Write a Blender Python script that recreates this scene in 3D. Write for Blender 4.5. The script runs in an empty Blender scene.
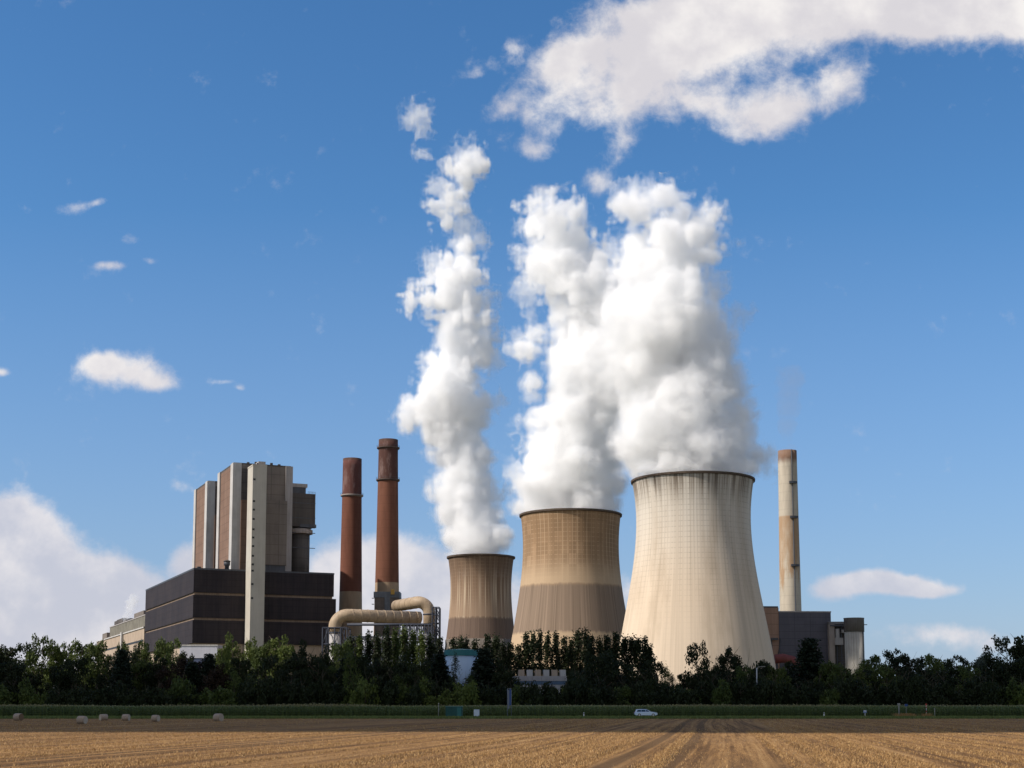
import bpy, math, random
import numpy as np
from mathutils import Vector, Matrix

# ------------------------------------------------------------------ camera
SC = bpy.context.scene
COL = SC.collection
F = 1422.0                       # focal length in picture widths of 1024 (50 mm lens)
TILT = math.radians(6.24)
EYE = 2.24
DA, DB, DC = 630, 750, 850      # distances of the three cooling towers
PPY = 550.5
cam_d = bpy.data.cameras.new('camera')
cam_d.lens = 50; cam_d.sensor_width = 36; cam_d.sensor_fit = 'HORIZONTAL'
cam_d.shift_y = 166.5/1024
cam_d.clip_start = 0.5; cam_d.clip_end = 60000
cam = bpy.data.objects.new('camera', cam_d); COL.objects.link(cam)
cam.location = (0, 0, EYE); cam.rotation_euler = (math.pi/2+TILT, 0, 0)
SC.camera = cam

# ------------------------------------------------------------------ light
SUN_AZ = math.radians(69)        # sun stands to the left of and behind the viewer
SUN_EL = math.radians(42.5)
SUNV = Vector((-math.sin(SUN_AZ)*math.cos(SUN_EL), -math.cos(SUN_AZ)*math.cos(SUN_EL), math.sin(SUN_EL)))
sl = bpy.data.lights.new('sun', 'SUN'); sl.energy = 4.9; sl.angle = math.radians(0.5); sl.color = (1.0, 0.93, 0.85)
so = bpy.data.objects.new('sun', sl); COL.objects.link(so)
so.rotation_euler = SUNV.to_track_quat('Z', 'Y').to_euler(); so.location = (0, -50, 300)
SC.view_settings.view_transform = 'Standard'; SC.view_settings.look = 'None'
SC.view_settings.exposure = 0.12; SC.view_settings.gamma = 1.0; SC.view_settings.use_curve_mapping = False
SC.cycles.use_denoising = True
SC.cycles.max_bounces = 24; SC.cycles.diffuse_bounces = 3; SC.cycles.glossy_bounces = 2
SC.cycles.transmission_bounces = 4; SC.cycles.transparent_max_bounces = 64; SC.cycles.volume_bounces = 20
SC.cycles.sample_clamp_indirect = 6

# ------------------------------------------------------------------ node helpers
class NT:
    def __init__(s, tree): s.t = tree; s.n = tree.nodes; s.l = tree.links
    def new(s, typ, **kw):
        nd = s.n.new(typ)
        for k, v in kw.items(): setattr(nd, k, v)
        return nd
    def put(s, sock, v):
        if hasattr(v, 'is_output') or isinstance(v, bpy.types.NodeSocket): s.l.new(v, sock)
        elif v is not None:
            if isinstance(v, (tuple, list)) and len(v) == 3 and sock.type == 'RGBA': v = (*v, 1)
            sock.default_value = v
    def math(s, op, a, b=None, c=None, clamp=False):
        m = s.new('ShaderNodeMath', operation=op); m.use_clamp = clamp
        s.put(m.inputs[0], a)
        if b is not None: s.put(m.inputs[1], b)
        if c is not None: s.put(m.inputs[2], c)
        return m.outputs[0]
    def vec(s, x, y, z):
        c = s.new('ShaderNodeCombineXYZ'); s.put(c.inputs[0], x); s.put(c.inputs[1], y); s.put(c.inputs[2], z); return c.outputs[0]
    def sep(s, v):
        c = s.new('ShaderNodeSeparateXYZ'); s.l.new(v, c.inputs[0]); return c.outputs
    def noise(s, v, scale=1, detail=3, rough=.5, out=0, dist=0):
        m = s.new('ShaderNodeTexNoise'); s.put(m.inputs['Vector'], v); m.inputs['Scale'].default_value = scale
        m.inputs['Detail'].default_value = detail; m.inputs['Roughness'].default_value = rough; m.inputs['Distortion'].default_value = dist
        return m.outputs[out]
    def ramp(s, v, a, b, lo=0, hi=1, smooth=True):
        m = s.new('ShaderNodeMapRange'); m.interpolation_type = 'SMOOTHSTEP' if smooth else 'LINEAR'
        s.put(m.inputs[0], v); m.inputs[1].default_value = a; m.inputs[2].default_value = b
        m.inputs[3].default_value = lo; m.inputs[4].default_value = hi; return m.outputs[0]
    def mix(s, f, a, b, mode='MIX'):
        m = s.new('ShaderNodeMix', data_type='RGBA', blend_type=mode)
        s.put(m.inputs[0], f); s.put(m.inputs[6], a); s.put(m.inputs[7], b); return m.outputs[2]
    def cramp(s, v, stops, interp='LINEAR'):
        m = s.new('ShaderNodeValToRGB'); m.color_ramp.interpolation = interp; e = m.color_ramp.elements
        while len(e) < len(stops): e.new(0.5)
        for el, (p, c) in zip(e, stops): el.position = p; el.color = (*c, 1)
        s.put(m.inputs[0], v); return m.outputs[0]
    def coord(s, which='Object'):
        return s.new('ShaderNodeTexCoord').outputs[which]

def mat(name, fn, rough=.85, spec=.3, metal=0, bump=None):
    m = bpy.data.materials.new(name); m.use_nodes = True
    n = NT(m.node_tree); b = n.n['Principled BSDF']
    b.inputs['Roughness'].default_value = rough; b.inputs['Specular IOR Level'].default_value = spec; b.inputs['Metallic'].default_value = metal
    c = fn(n)
    n.put(b.inputs['Base Color'], c)
    if bump:
        bp = n.new('ShaderNodeBump'); bp.inputs['Strength'].default_value = bump[1]; bp.inputs['Distance'].default_value = bump[2]
        n.put(bp.inputs['Height'], bump[0](n)); n.l.new(bp.outputs[0], b.inputs['Normal'])
    return m

def grimy(col, amt=.35, scale=.12, streak=True, dark=(.35, .32, .3)):
    """weathered flat colour: blotches plus vertical rain streaks"""
    def fn(n):
        p = n.coord()
        a = n.noise(p, scale, 5, .6)
        s = n.sep(p)
        st = n.noise(n.vec(n.math('MULTIPLY', s[0], 1.3), n.math('MULTIPLY', s[1], 1.3), n.math('MULTIPLY', s[2], .05)), 1, 3, .6)
        k = n.math('MULTIPLY', n.ramp(n.math('ADD', n.math('MULTIPLY', a, .5), n.math('MULTIPLY', st, .5 if streak else 0)), .38, .65), amt)
        return n.mix(k, col, tuple(c*d for c, d in zip(col, dark)))
    return fn

# ------------------------------------------------------------------ sky
W = bpy.data.worlds.new('World'); SC.world = W; W.use_nodes = True
wn = NT(W.node_tree); bg = wn.n['Background']
sky = wn.new('ShaderNodeTexSky', sky_type='NISHITA'); sky.sun_disc = False
sky.sun_elevation = SUN_EL; sky.sun_rotation = math.atan2(SUNV.x, SUNV.y)
sky.air_density = 1.0; sky.dust_density = 0.35; sky.ozone_density = 3.5; sky.altitude = 100
hs = wn.new('ShaderNodeHueSaturation'); hs.inputs['Saturation'].default_value = 1.22
wn.l.new(sky.outputs[0], hs.inputs['Color'])
SKY_STR = 0.115
# clouds: direction on the sky, measured as tangents ahead (y) of the field
dv = wn.sep(wn.coord('Generated'))
ysafe = wn.math('MAXIMUM', dv[1], .02)
SX = wn.math('DIVIDE', dv[0], ysafe); SZ = wn.math('DIVIDE', dv[2], ysafe)
P2 = wn.vec(SX, SZ, 0)
warp = wn.noise(P2, 7, 4, .6, out=1)
ws = wn.sep(warp)
SXw = wn.math('ADD', SX, wn.math('MULTIPLY', wn.math('SUBTRACT', ws[0], .5), .032))
SZw = wn.math('ADD', SZ, wn.math('MULTIPLY', wn.math('SUBTRACT', ws[1], .5), .032))
def skypos(px, py):
    v = (PPY-py)/F; h = (px-512)/F
    dy = math.cos(TILT)-v*math.sin(TILT); dz = math.sin(TILT)+v*math.cos(TILT)
    return h/dy, dz/dy
def cloud_field(ells):
    tot = None
    for (cx, cy, rx, ry, w) in ells:
        a, b = skypos(cx, cy)
        u = wn.math('MULTIPLY', wn.math('SUBTRACT', SXw, a), F/rx)
        v = wn.math('MULTIPLY', wn.math('SUBTRACT', SZw, b), F/ry)
        d = wn.math('ADD', wn.math('MULTIPLY', u, u), wn.math('MULTIPLY', v, v))
        g = wn.math('MULTIPLY', wn.math('POWER', 2.718, wn.math('MULTIPLY', d, -1.0)), w)
        tot = g if tot is None else wn.math('ADD', tot, g)
    return tot
fine = wn.noise(P2, 38, 8, .64, dist=.15)
mid = wn.noise(P2, 9, 6, .6)
skycol = hs.outputs[0]
skycol = wn.mix(1.0, skycol, (SKY_STR*1.03, SKY_STR*1.08, SKY_STR*1.10), 'MULTIPLY')
# thin milky veil low over the horizon
skycol = wn.mix(wn.ramp(SZ, -.02, .36, .78, 0, False), skycol, (.215, .30, .53))
# crisp cumulus
C1 = cloud_field([
 (650, 22, 50, 34, .9), (720, 20, 70, 45, 1.1), (820, 12, 90, 38, 1.2), (930, 10, 80, 30, 1.2), (1010, 10, 60, 30, 1.1),
 (585, 55, 46, 30, .85), (640, 85, 44, 30, .85), (560, 70, 20, 24, .6), (690, 60, 50, 28, .6), (610, 105, 30, 20, .5), (570, 100, 26, 22, .35), (530, 110, 20, 20, .3),
 (755, 116, 46, 22, .85), (700, 104, 30, 16, .6), (808, 104, 34, 15, .66), (845, 82, 26, 22, .72), (775, 88, 70, 22, .38),
 (505, 100, 20, 16, .66), (535, 147, 20, 11, .62), (625, 140, 15, 26, .62), (600, 178, 18, 13, .56), (492, 62, 28, 11, .52), (512, 48, 12, 9, .5), (555, 190, 28, 8, .46), (560, 120, 30, 26, .36), (640, 190, 20, 10, .4), (470, 70, 20, 6, .4), (545, 75, 24, 16, .4),
 (128, 374, 42, 17, 1.0), (105, 366, 20, 12, .6), (160, 385, 20, 9, .6), (4, 377, 11, 6, .8),
 (75, 205, 20, 8, .62), (95, 199, 9, 6, .5), (108, 266, 16, 6, .68), (222, 384, 14, 5, .6), (238, 392, 8, 5, .5), (128, 240, 12, 7, .32),
 (145, 262, 9, 5, .35), (180, 486, 13, 6, .5)])
d1 = wn.math('ADD', C1, wn.math('ADD', wn.math('MULTIPLY', wn.math('SUBTRACT', fine, .5), 1.5), wn.math('MULTIPLY', wn.math('SUBTRACT', mid, .5), .5)))
a1 = wn.ramp(d1, .16, 1.0)
# the wide hazy bank low on the horizon
C2 = cloud_field([
 (-20, 570, 70, 60, 1.2), (40, 590, 80, 55, 1.1), (110, 610, 70, 45, .9), (30, 650, 200, 50, 1.1), (170, 640, 70, 40, .7), (5, 520, 40, 24, .6),
 (192, 562, 22, 20, .75), (260, 620, 60, 50, .6), (345, 580, 44, 40, 1.0), (420, 588, 50, 46, 1.0), (385, 560, 30, 22, .5), (500, 610, 60, 50, .75), (330, 640, 150, 30, .6),
 (625, 590, 20, 20, .7), (880, 588, 60, 12, 1.0), (862, 580, 20, 10, .5), (930, 590, 30, 8, .6), (830, 600, 34, 14, .5), (940, 628, 60, 12, .42), (1000, 640, 60, 14, .3),
 (880, 572, 16, 8, .5), (905, 580, 14, 7, .35), (900, 640, 100, 18, .28)])
d2 = wn.math('ADD', C2, wn.math('ADD', wn.math('MULTIPLY', wn.math('SUBTRACT', fine, .5), 1.0), wn.math('MULTIPLY', wn.math('SUBTRACT', mid, .5), .6)))
a2 = wn.ramp(d2, .28, .85)
n3 = wn.noise(wn.vec(wn.math('ADD', SX, .012), wn.math('SUBTRACT', SZ, .02), 0), 14, 5, .55)
c2 = wn.mix(wn.ramp(wn.math('SUBTRACT', mid, n3), -.16, .22), (.56, .56, .63), (.84, .79, .78))
col = wn.mix(wn.math('MULTIPLY', a2, .85), skycol, c2)
c1 = wn.mix(wn.ramp(n3, .38, .66), (.68, .65, .67), (.90, .86, .83))
col = wn.mix(wn.math('MULTIPLY', a1, .94), col, c1)
# unseen broken cloud added overhead and behind the viewer as neutral fill light
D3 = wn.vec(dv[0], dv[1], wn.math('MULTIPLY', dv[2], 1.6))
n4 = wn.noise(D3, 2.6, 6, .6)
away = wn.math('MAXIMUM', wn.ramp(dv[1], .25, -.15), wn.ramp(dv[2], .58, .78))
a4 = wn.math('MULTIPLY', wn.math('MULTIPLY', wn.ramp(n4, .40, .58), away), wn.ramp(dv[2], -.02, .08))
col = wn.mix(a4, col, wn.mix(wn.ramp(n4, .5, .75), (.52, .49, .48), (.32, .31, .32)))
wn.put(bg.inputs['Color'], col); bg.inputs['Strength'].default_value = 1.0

# ------------------------------------------------------------------ geometry helpers
def ray(px, py):
    v = (PPY-py)/F
    return (px-512)/F, math.cos(TILT)-v*math.sin(TILT), math.sin(TILT)+v*math.cos(TILT)
def PT(px, py, Y):
    h, dy, dz = ray(px, py); t = Y/dy
    return Vector((h*t, Y, EYE+dz*t))
def GX(px, Y, py=640): return PT(px, py, Y).x
def GZ(py, Y): return PT(512, py, Y).z
def DG(py):      # distance of a ground point seen at picture row py
    h, dy, dz = ray(512, py); return -EYE*dy/dz

def link(o): COL.objects.link(o); return o
class MB:
    """collects shapes and turns them into one mesh object"""
    def __init__(s): s.v = []; s.f = []; s.sm = []
    def add(s, vs, fs, smooth=False):
        b = len(s.v); s.v += [tuple(p) for p in vs]
        s.f += [tuple(i+b for i in q) for q in fs]; s.sm += [smooth]*len(fs); return s
    def box(s, x0, x1, y0, y1, z0, z1, taper=0):
        t = taper
        vs = [(x0,y0,z0),(x1,y0,z0),(x1,y1,z0),(x0,y1,z0),(x0+t,y0+t,z1),(x1-t,y0+t,z1),(x1-t,y1-t,z1),(x0+t,y1-t,z1)]
        return s.add(vs, [(3,2,1,0),(4,5,6,7),(0,1,5,4),(1,2,6,5),(2,3,7,6),(3,0,4,7)])
    def lathe(s, prof, n=48, cx=0, cy=0, cap0=True, cap1=True, smooth=True, a0=0):
        vs = []; fs = []
        for (r, z) in prof:
            for i in range(n):
                a = a0+2*math.pi*i/n; vs.append((cx+r*math.cos(a), cy+r*math.sin(a), z))
        for k in range(len(prof)-1):
            for i in range(n):
                j = (i+1) % n; fs.append((k*n+i, k*n+j, (k+1)*n+j, (k+1)*n+i))
        s.add(vs, fs, smooth)
        b = len(s.v)-len(vs)
        if cap0: s.f.append(tuple(b+i for i in reversed(range(n)))); s.sm.append(False)
        if cap1: s.f.append(tuple(b+(len(prof)-1)*n+i for i in range(n))); s.sm.append(False)
        return s
    def tube(s, pts, rad, n=12, smooth=True):
        pts = [Vector(p) for p in pts]; rs = rad if isinstance(rad, (list, tuple)) else [rad]*len(pts)
        vs = []; fs = []; up = Vector((0, 0, 1)); prev = None
        for i, p in enumerate(pts):
            d = (pts[min(i+1, len(pts)-1)]-pts[max(i-1, 0)]).normalized()
            if prev is None:
                a = d.cross(up)
                if a.length < .1: a = d.cross(Vector((1, 0, 0)))
            else: a = prev - d*prev.dot(d)
            a.normalize(); prev = a; b = d.cross(a)
            for k in range(n):
                t = 2*math.pi*k/n; vs.append(p+(a*math.cos(t)+b*math.sin(t))*rs[i])
        for i in range(len(pts)-1):
            for k in range(n):
                j = (k+1) % n; fs.append((i*n+k, i*n+j, (i+1)*n+j, (i+1)*n+k))
        s.add(vs, fs, smooth); b = len(s.v)-len(vs)
        s.f.append(tuple(b+i for i in reversed(range(n)))); s.sm.append(False)
        s.f.append(tuple(b+(len(pts)-1)*n+i for i in range(n))); s.sm.append(False)
        return s
    def bar(s, p, q, w): return s.tube([p, q], w*.6, 4, False)
    def prism(s, outline, y0, y1):      # outline in x,z
        n = len(outline); vs = [(x, y0, z) for x, z in outline]+[(x, y1, z) for x, z in outline]
        fs = [tuple(range(n)), tuple(reversed(range(n, 2*n)))]+[(i, i+n, (i+1) % n+n, (i+1) % n) for i in range(n)]
        return s.add(vs, fs)
    def build(s, name, m, parent=None, loc=None, bevel=0):
        me = bpy.data.meshes.new(name); me.from_pydata(s.v, [], s.f); me.validate()
        if len(me.polygons) == len(s.sm): me.polygons.foreach_set('use_smooth', s.sm)
        me.materials.append(m)
        o = link(bpy.data.objects.new(name, me)); o.parent = parent
        if loc is not None: o.location = loc
        if bevel:
            bv = o.modifiers.new('bevel', 'BEVEL'); bv.width = bevel; bv.segments = 2; bv.limit_method = 'ANGLE'
        return o
def tag(o, label=None, cat=None, group=None, kind=None):
    if label: o['label'] = label
    if cat: o['category'] = cat
    if group: o['group'] = group
    if kind: o['kind'] = kind
    return o
def thing(name, label, cat, loc=(0, 0, 0), rz=0, group=None):
    o = link(bpy.data.objects.new(name, None)); o.empty_display_size = .5
    o.location = loc; o.rotation_euler = (0, 0, rz); return tag(o, label, cat, group)
def np_mesh(name, V, Fq, m, smooth=False):
    V = np.asarray(V, dtype=np.float32); Fq = np.asarray(Fq, dtype=np.int32); k = Fq.shape[1]
    me = bpy.data.meshes.new(name)
    me.vertices.add(len(V)); me.vertices.foreach_set('co', V.ravel())
    me.loops.add(Fq.size); me.loops.foreach_set('vertex_index', Fq.ravel())
    me.polygons.add(len(Fq)); me.polygons.foreach_set('loop_start', np.arange(0, Fq.size, k, dtype=np.int32))
    if smooth: me.polygons.foreach_set('use_smooth', np.ones(len(Fq), dtype=bool))
    me.update(calc_edges=True)
    if m: me.materials.append(m)
    return me
# ------------------------------------------------------------------ steam and cloud bodies
rng = np.random.default_rng(7)
_lat = rng.random((64, 64, 64)).astype(np.float32)
def vnoise(x, y, z):
    """smooth value noise on broadcastable axes"""
    def ax(t):
        i = np.floor(t).astype(np.int32); f = (t-i).astype(np.float32); f = f*f*f*(f*(f*6-15)+10)
        return i & 63, (i+1) & 63, f
    x0, x1, fx = ax(x); y0, y1, fy = ax(y); z0, z1, fz = ax(z)
    L = _lat
    a = L[x0, y0, z0]*(1-fx)+L[x1, y0, z0]*fx; b = L[x0, y1, z0]*(1-fx)+L[x1, y1, z0]*fx
    c = L[x0, y0, z1]*(1-fx)+L[x1, y0, z1]*fx; d = L[x0, y1, z1]*(1-fx)+L[x1, y1, z1]*fx
    return (a*(1-fy)+b*fy)*(1-fz)+(c*(1-fy)+d*fy)*fz
def surface_nets(Fd, org, h):
    """isosurface of Fd=0 (inside positive) as quads"""
    nx, ny, nz = Fd.shape; S = Fd > 0
    c = [S[i:nx-1+i, j:ny-1+j, k:nz-1+k] for i in (0, 1) for j in (0, 1) for k in (0, 1)]
    anyc = np.logical_or.reduce(c); allc = np.logical_and.reduce(c)
    act = anyc & ~allc
    idx = -np.ones(act.shape, dtype=np.int64); cells = np.argwhere(act); idx[act] = np.arange(len(cells))
    acc = np.zeros((len(cells), 3), dtype=np.float64); cnt = np.zeros(len(cells))
    ci, cj, ck = cells.T
    offs = [(i, j, k) for i in (0, 1) for j in (0, 1) for k in (0, 1)]
    for a in offs:
        for d in range(3):
            if a[d] == 1: continue
            b = list(a); b[d] = 1
            va = Fd[ci+a[0], cj+a[1], ck+a[2]]; vb = Fd[ci+b[0], cj+b[1], ck+b[2]]
            cr = (va > 0) != (vb > 0)
            t = np.where(cr, va/np.where(va == vb, 1, va-vb), 0)
            p = np.array(a, dtype=float)[None, :]+0*acc; p[:, d] += t
            acc += p*cr[:, None]; cnt += cr
    V = (cells+acc/np.maximum(cnt, 1)[:, None])*h+np.array(org)
    faces = []
    for d in range(3):
        sl0 = [slice(1, -1)]*3; sl1 = [slice(1, -1)]*3
        sl0[d] = slice(0, -1); sl1[d] = slice(1, None)
        A = S[tuple(sl0)]; B = S[tuple(sl1)]
        e = np.argwhere(A != B); sg = A[tuple(e.T)]
        e = e.copy(); o = [1, 1, 1]; o[d] = 0; e += np.array(o)
        u, w = [(1, 2), (2, 0), (0, 1)][d]
        def cell(du, dw):
            q = e.copy(); q[:, u] -= du; q[:, w] -= dw; return idx[tuple(q.T)]
        quad = np.stack([cell(1, 1), cell(0, 1), cell(0, 0), cell(1, 0)], 1)
        quad[~sg] = quad[~sg][:, ::-1]; faces.append(quad)
    Q = np.concatenate(faces); Q = Q[(Q >= 0).all(1)]
    return V, Q
def puff_field(sph, h, amp, nscale, levels=2, seed=1, pad=9, ragged=(0, 1, 1), billow=True, nkid=(14, 10), kr=(.42, .42), squash=1.0):
    """union of puffs, each carrying smaller puffs (cauliflower), roughened with noise"""
    r_ = np.random.default_rng(seed)
    allS = [np.array(sph, dtype=float)]; cur = allS[0]
    for L in range(levels):
        kids = []
        for (x, y, z, r) in cur:
            n = nkid[min(L, len(nkid)-1)]
            d = r_.normal(size=(n, 3)); d /= np.linalg.norm(d, axis=1)[:, None]
            rr = r*kr[min(L, len(kr)-1)]*r_.uniform(.6, 1.25, n)
            for k in range(n):
                kids.append((*(np.array([x, y, z])+d[k]*(r-rr[k]*.25)), rr[k]))
        cur = np.array(kids); allS.append(cur)
    A = np.concatenate(allS)
    lo = (A[:, :3]-A[:, 3:]).min(0)-pad; hi = (A[:, :3]+A[:, 3:]).max(0)+pad
    N = np.ceil((hi-lo)/h).astype(int)+1
    D = np.full(N, -1e3, dtype=np.float32); BIG = 6*h+amp*max(ragged[2], 1)
    for (x, y, z, r) in A:
        R = r+BIG
        i0 = np.maximum(((np.array([x, y, z])-R-lo)/h).astype(int), 0); i1 = np.minimum(((np.array([x, y, z])+R-lo)/h).astype(int)+2, N)
        gx = (np.arange(i0[0], i1[0])*h+lo[0]-x)[:, None, None]; gy = (np.arange(i0[1], i1[1])*h+lo[1]-y)[None, :, None]; gz = (np.arange(i0[2], i1[2])*h+lo[2]-z)[None, None, :]
        d = r-np.sqrt(gx*gx+gy*gy+gz*gz)
        sub = D[i0[0]:i1[0], i0[1]:i1[1], i0[2]:i1[2]]; np.maximum(sub, d, out=sub)
    ii = np.argwhere(np.abs(D) < BIG); X = ii*h+lo
    n = np.zeros(len(X), dtype=np.float32); a = 1.0; s = 1/nscale; tot = 0
    for o in range(6):
        q = X*s+o*17.3+seed*3.1
        v = vnoise(q[:, 0], q[:, 1], q[:, 2]); n += a*((4*np.abs(v*2-1)-1) if billow and o < 3 else ((1-3*np.abs(v*2-1)) if o < 3 else v*2-1))
        tot += a; a *= .68; s *= 2.03
    tz = np.clip((X[:, 2]-ragged[0])/max(ragged[1]-ragged[0], 1), 0, 1) if ragged[1] > ragged[0] else 0*X[:, 2]
    D[tuple(ii.T)] += amp*n/tot*(1+(ragged[2]-1)*tz)-amp*.42*(ragged[2]-1)*tz
    return D, lo
def volume_mat(name, density, col=(1, 1, 1), aniso=.0):
    m = bpy.data.materials.new(name); m.use_nodes = True; n = NT(m.node_tree)
    n.n.remove(n.n['Principled BSDF'])
    v = n.new('ShaderNodeVolumePrincipled'); v.inputs['Density'].default_value = density; v.inputs['Color'].default_value = (*col, 1)
    v.inputs['Anisotropy'].default_value = aniso
    n.l.new(v.outputs[0], n.n['Material Output'].inputs['Volume'])
    m.cycles.homogeneous_volume = True
    return m
def body(name, sph, h, amp, nscale, m, parent=None, clip=None, veil=(), core=1.2, **kw):
    D, lo = puff_field(sph, h, amp, nscale, **kw)
    if clip:                       # steam stays inside the tower's mouth until it clears the rim
        cx, cy, R, H = clip; g = [np.arange(D.shape[i])*h+lo[i] for i in range(3)]
        rr = np.hypot(g[0][:, None, None]-cx, g[1][None, :, None]-cy)
        lim = np.maximum(R-rr, (g[2][None, None, :]-H)*1.0); D = np.minimum(D, lim.astype(np.float32))
    V, Q = surface_nets(D-(core if veil else 0), lo, h)
    o = link(bpy.data.objects.new(name, np_mesh(name, V, Q, m, True))); o.parent = parent
    for (lev, vm) in veil:         # thinner steam wrapped round the dense body
        D2 = D+lev
        if clip: D2 = np.minimum(D2, np.maximum(R-rr, (g[2][None, None, :]-H)).astype(np.float32))
        V, Q = surface_nets(D2, lo, h); link(bpy.data.objects.new('veil', np_mesh('veil', V, Q, vm, True))).parent = o
    return o
def px_spheres(rows, Y, depth=.5, seed=0, fill=1.0):
    """rows: (y, left, right) outline of a plume in the picture; returns puffs filling it round its own axis at distance Y"""
    r_ = random.Random(seed); out = []
    for (py, l, r) in rows:
        c = PT((l+r)/2, py, Y); w = (r-l)/2/F*Y*fill
        n = max(1, int(w/9))
        for k in range(n):
            a = r_.uniform(-1, 1) if n > 1 else 0
            b = r_.uniform(-1, 1)
            rad = w*(.62 if n > 1 else .9)*r_.uniform(.8, 1.05)
            out.append((c.x+a*(w-rad), c.y+b*max(0, w*depth), c.z, rad))
        if n > 1:
            rr = w*.42
            out.append((c.x-(w-rr), c.y, c.z, rr)); out.append((c.x+(w-rr), c.y, c.z, rr))
    return out
STEAM = volume_mat('steam', .17, (.995, .995, .995))
WISP = volume_mat('steam_thin', .045, (.995, .995, .995))
THIN = volume_mat('smoke_thin', .013, (.55, .50, .50))
VAPOUR = volume_mat('vapour', .10, (.99, .99, .99))
VEIL = volume_mat('steam_veil', .055, (.995, .995, .995))
VEIL2 = volume_mat('steam_haze', .022, (.995, .995, .995))
# ------------------------------------------------------------------ ground
ROWDIR = math.radians(8.3)       # drilling rows run a little right of straight ahead
def row_coords(n):
    s = n.sep(n.coord()); c, si = math.cos(ROWDIR), math.sin(ROWDIR)
    across = n.math('SUBTRACT', n.math('MULTIPLY', s[0], c), n.math('MULTIPLY', s[1], si))
    along = n.math('ADD', n.math('MULTIPLY', s[0], si), n.math('MULTIPLY', s[1], c))
    # rows swing gently
    across = n.math('ADD', across, n.math('MULTIPLY', n.noise(n.vec(n.math('MULTIPLY', along, .004), n.math('MULTIPLY', across, .004), 0), 1, 1, .5), 7))
    return across, along
def field_col(n):
    ac, al = row_coords(n); p = n.coord()
    sw = n.noise(n.vec(ac, n.math('MULTIPLY', al, .008), 0), 1.1, 4, .72)          # swaths left by the combine
    fine = n.noise(n.vec(ac, n.math('MULTIPLY', al, .05), 0), 2.2, 4, .7)
    clod = n.noise(p, 3.0, 6, .75)
    patch = n.noise(p, .03, 3, .5)
    f = n.math('ADD', n.math('MULTIPLY', sw, .62), n.math('ADD', n.math('MULTIPLY', fine, .28), n.math('MULTIPLY', clod, .2)))
    c = n.cramp(n.ramp(f, .34, .76), [(0, (.085, .045, .022)), (.35, (.20, .108, .045)), (.65, (.37, .205, .08)), (1, (.52, .32, .14))])
    # tractor lanes: pairs of darker lines every 24 m
    tl = n.math('PINGPONG', ac, 12.0)
    lane = n.ramp(n.math('ABSOLUTE', n.math('SUBTRACT', tl, 1.1)), .25, .5, 1, 0)
    c = n.mix(n.math('MULTIPLY', lane, .85), c, (.13, .075, .035))
    return n.mix(n.ramp(patch, .4, .65, 0, .25), c, (.24, .15, .08))
M_field = mat('stubble_field', field_col, .95, .1, bump=(lambda n: n.noise(n.coord(), 2.5, 8, .8), 1.0, .25))
M_earth = mat('distant_farmland', lambda n: n.cramp(n.noise(n.coord(), .002, 4, .6), [(.3, (.05, .07, .03)), (.6, (.16, .13, .07))]), .95, .1)
M_verge = mat('verge_soil', lambda n: n.cramp(n.noise(n.coord(), .6, 5, .7), [(.3, (.035, .05, .015)), (.7, (.08, .095, .035))]), .95, .1)
M_road = mat('asphalt', lambda n: n.cramp(n.noise(n.coord(), 1.2, 6, .7), [(.3, (.04, .04, .042)), (.7, (.07, .068, .066))]), .9, .2)
FIELD_END = 252
tag(MB().add([(-30000,-2000,0),(30000,-2000,0),(30000,45000,0),(-30000,45000,0)], [(0,1,2,3)]).build('ground', M_earth), kind='structure')
tag(MB().add([(-400,-120,.004),(400,-120,.004),(400,FIELD_END,.004),(-400,FIELD_END,.004)], [(0,1,2,3)]).build('stubble_field', M_field), kind='structure')
tag(MB().add([(-400,FIELD_END+.01,.008),(400,FIELD_END+.01,.008),(400,480,.008),(-400,480,.008)], [(0,1,2,3)]).build('verge', M_verge), kind='structure')
rd = MB().add([(-400,288,.10),(400,288,.10),(400,292.6,.10),(-400,292.6,.10),(-400,287.4,.0),(400,287.4,.0),(-400,293.2,0),(400,293.2,0)], [(0,1,2,3),(4,5,1,0),(3,2,7,6)])
tag(rd.build('road', M_road), kind='structure')
mk = MB()
for i in range(-60, 60): mk.add([(i*6.0,290.25,.104),(i*6.0+3,290.25,.104),(i*6.0+3,290.37,.104),(i*6.0,290.37,.104)], [(0,1,2,3)])
tag(mk.build('road_marking', mat('white_line', lambda n: (.7,.7,.68))), kind='structure')

# ------------------------------------------------------------------ cut straw standing in the near field (nobody could count it)
def blades(N, xs, ys, hmin, hmax, w, lean, seed, z0=0.0):
    r_ = np.random.default_rng(seed)
    x, y = xs, ys; n = len(x)
    a = r_.uniform(0, np.pi, n); h = r_.uniform(hmin, hmax, n); ww = w*r_.uniform(.6, 1.4, n)
    dx = np.cos(a)*ww/2; dy = np.sin(a)*ww/2; lx = r_.normal(0, lean, n)*h; ly = r_.normal(0, lean, n)*h
    V = np.stack([np.stack([x-dx, y-dy, np.full(n, z0)], 1), np.stack([x+dx, y+dy, np.full(n, z0)], 1), np.stack([x+lx+dx*.6, y+ly+dy*.6, z0+h], 1), np.stack([x+lx-dx*.6, y+ly-dy*.6, z0+h], 1)], 1).reshape(-1, 3)
    return V, np.arange(4*n).reshape(-1, 4)
def straw_col(n):
    g = n.new('ShaderNodeNewGeometry').outputs['Random Per Island']
    return n.cramp(g, [(0, (.24, .13, .048)), (.4, (.35, .20, .072)), (.8, (.44, .265, .10)), (1, (.55, .37, .17))])
M_straw = mat('straw', straw_col, .7, .3)
r_ = np.random.default_rng(3)
NS = 300000
yy = 46+(130-46)*r_.random(NS)**1.35
ac = r_.uniform(-1, 1, NS)*(yy*.40+3)
ac = ac - 0
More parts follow.
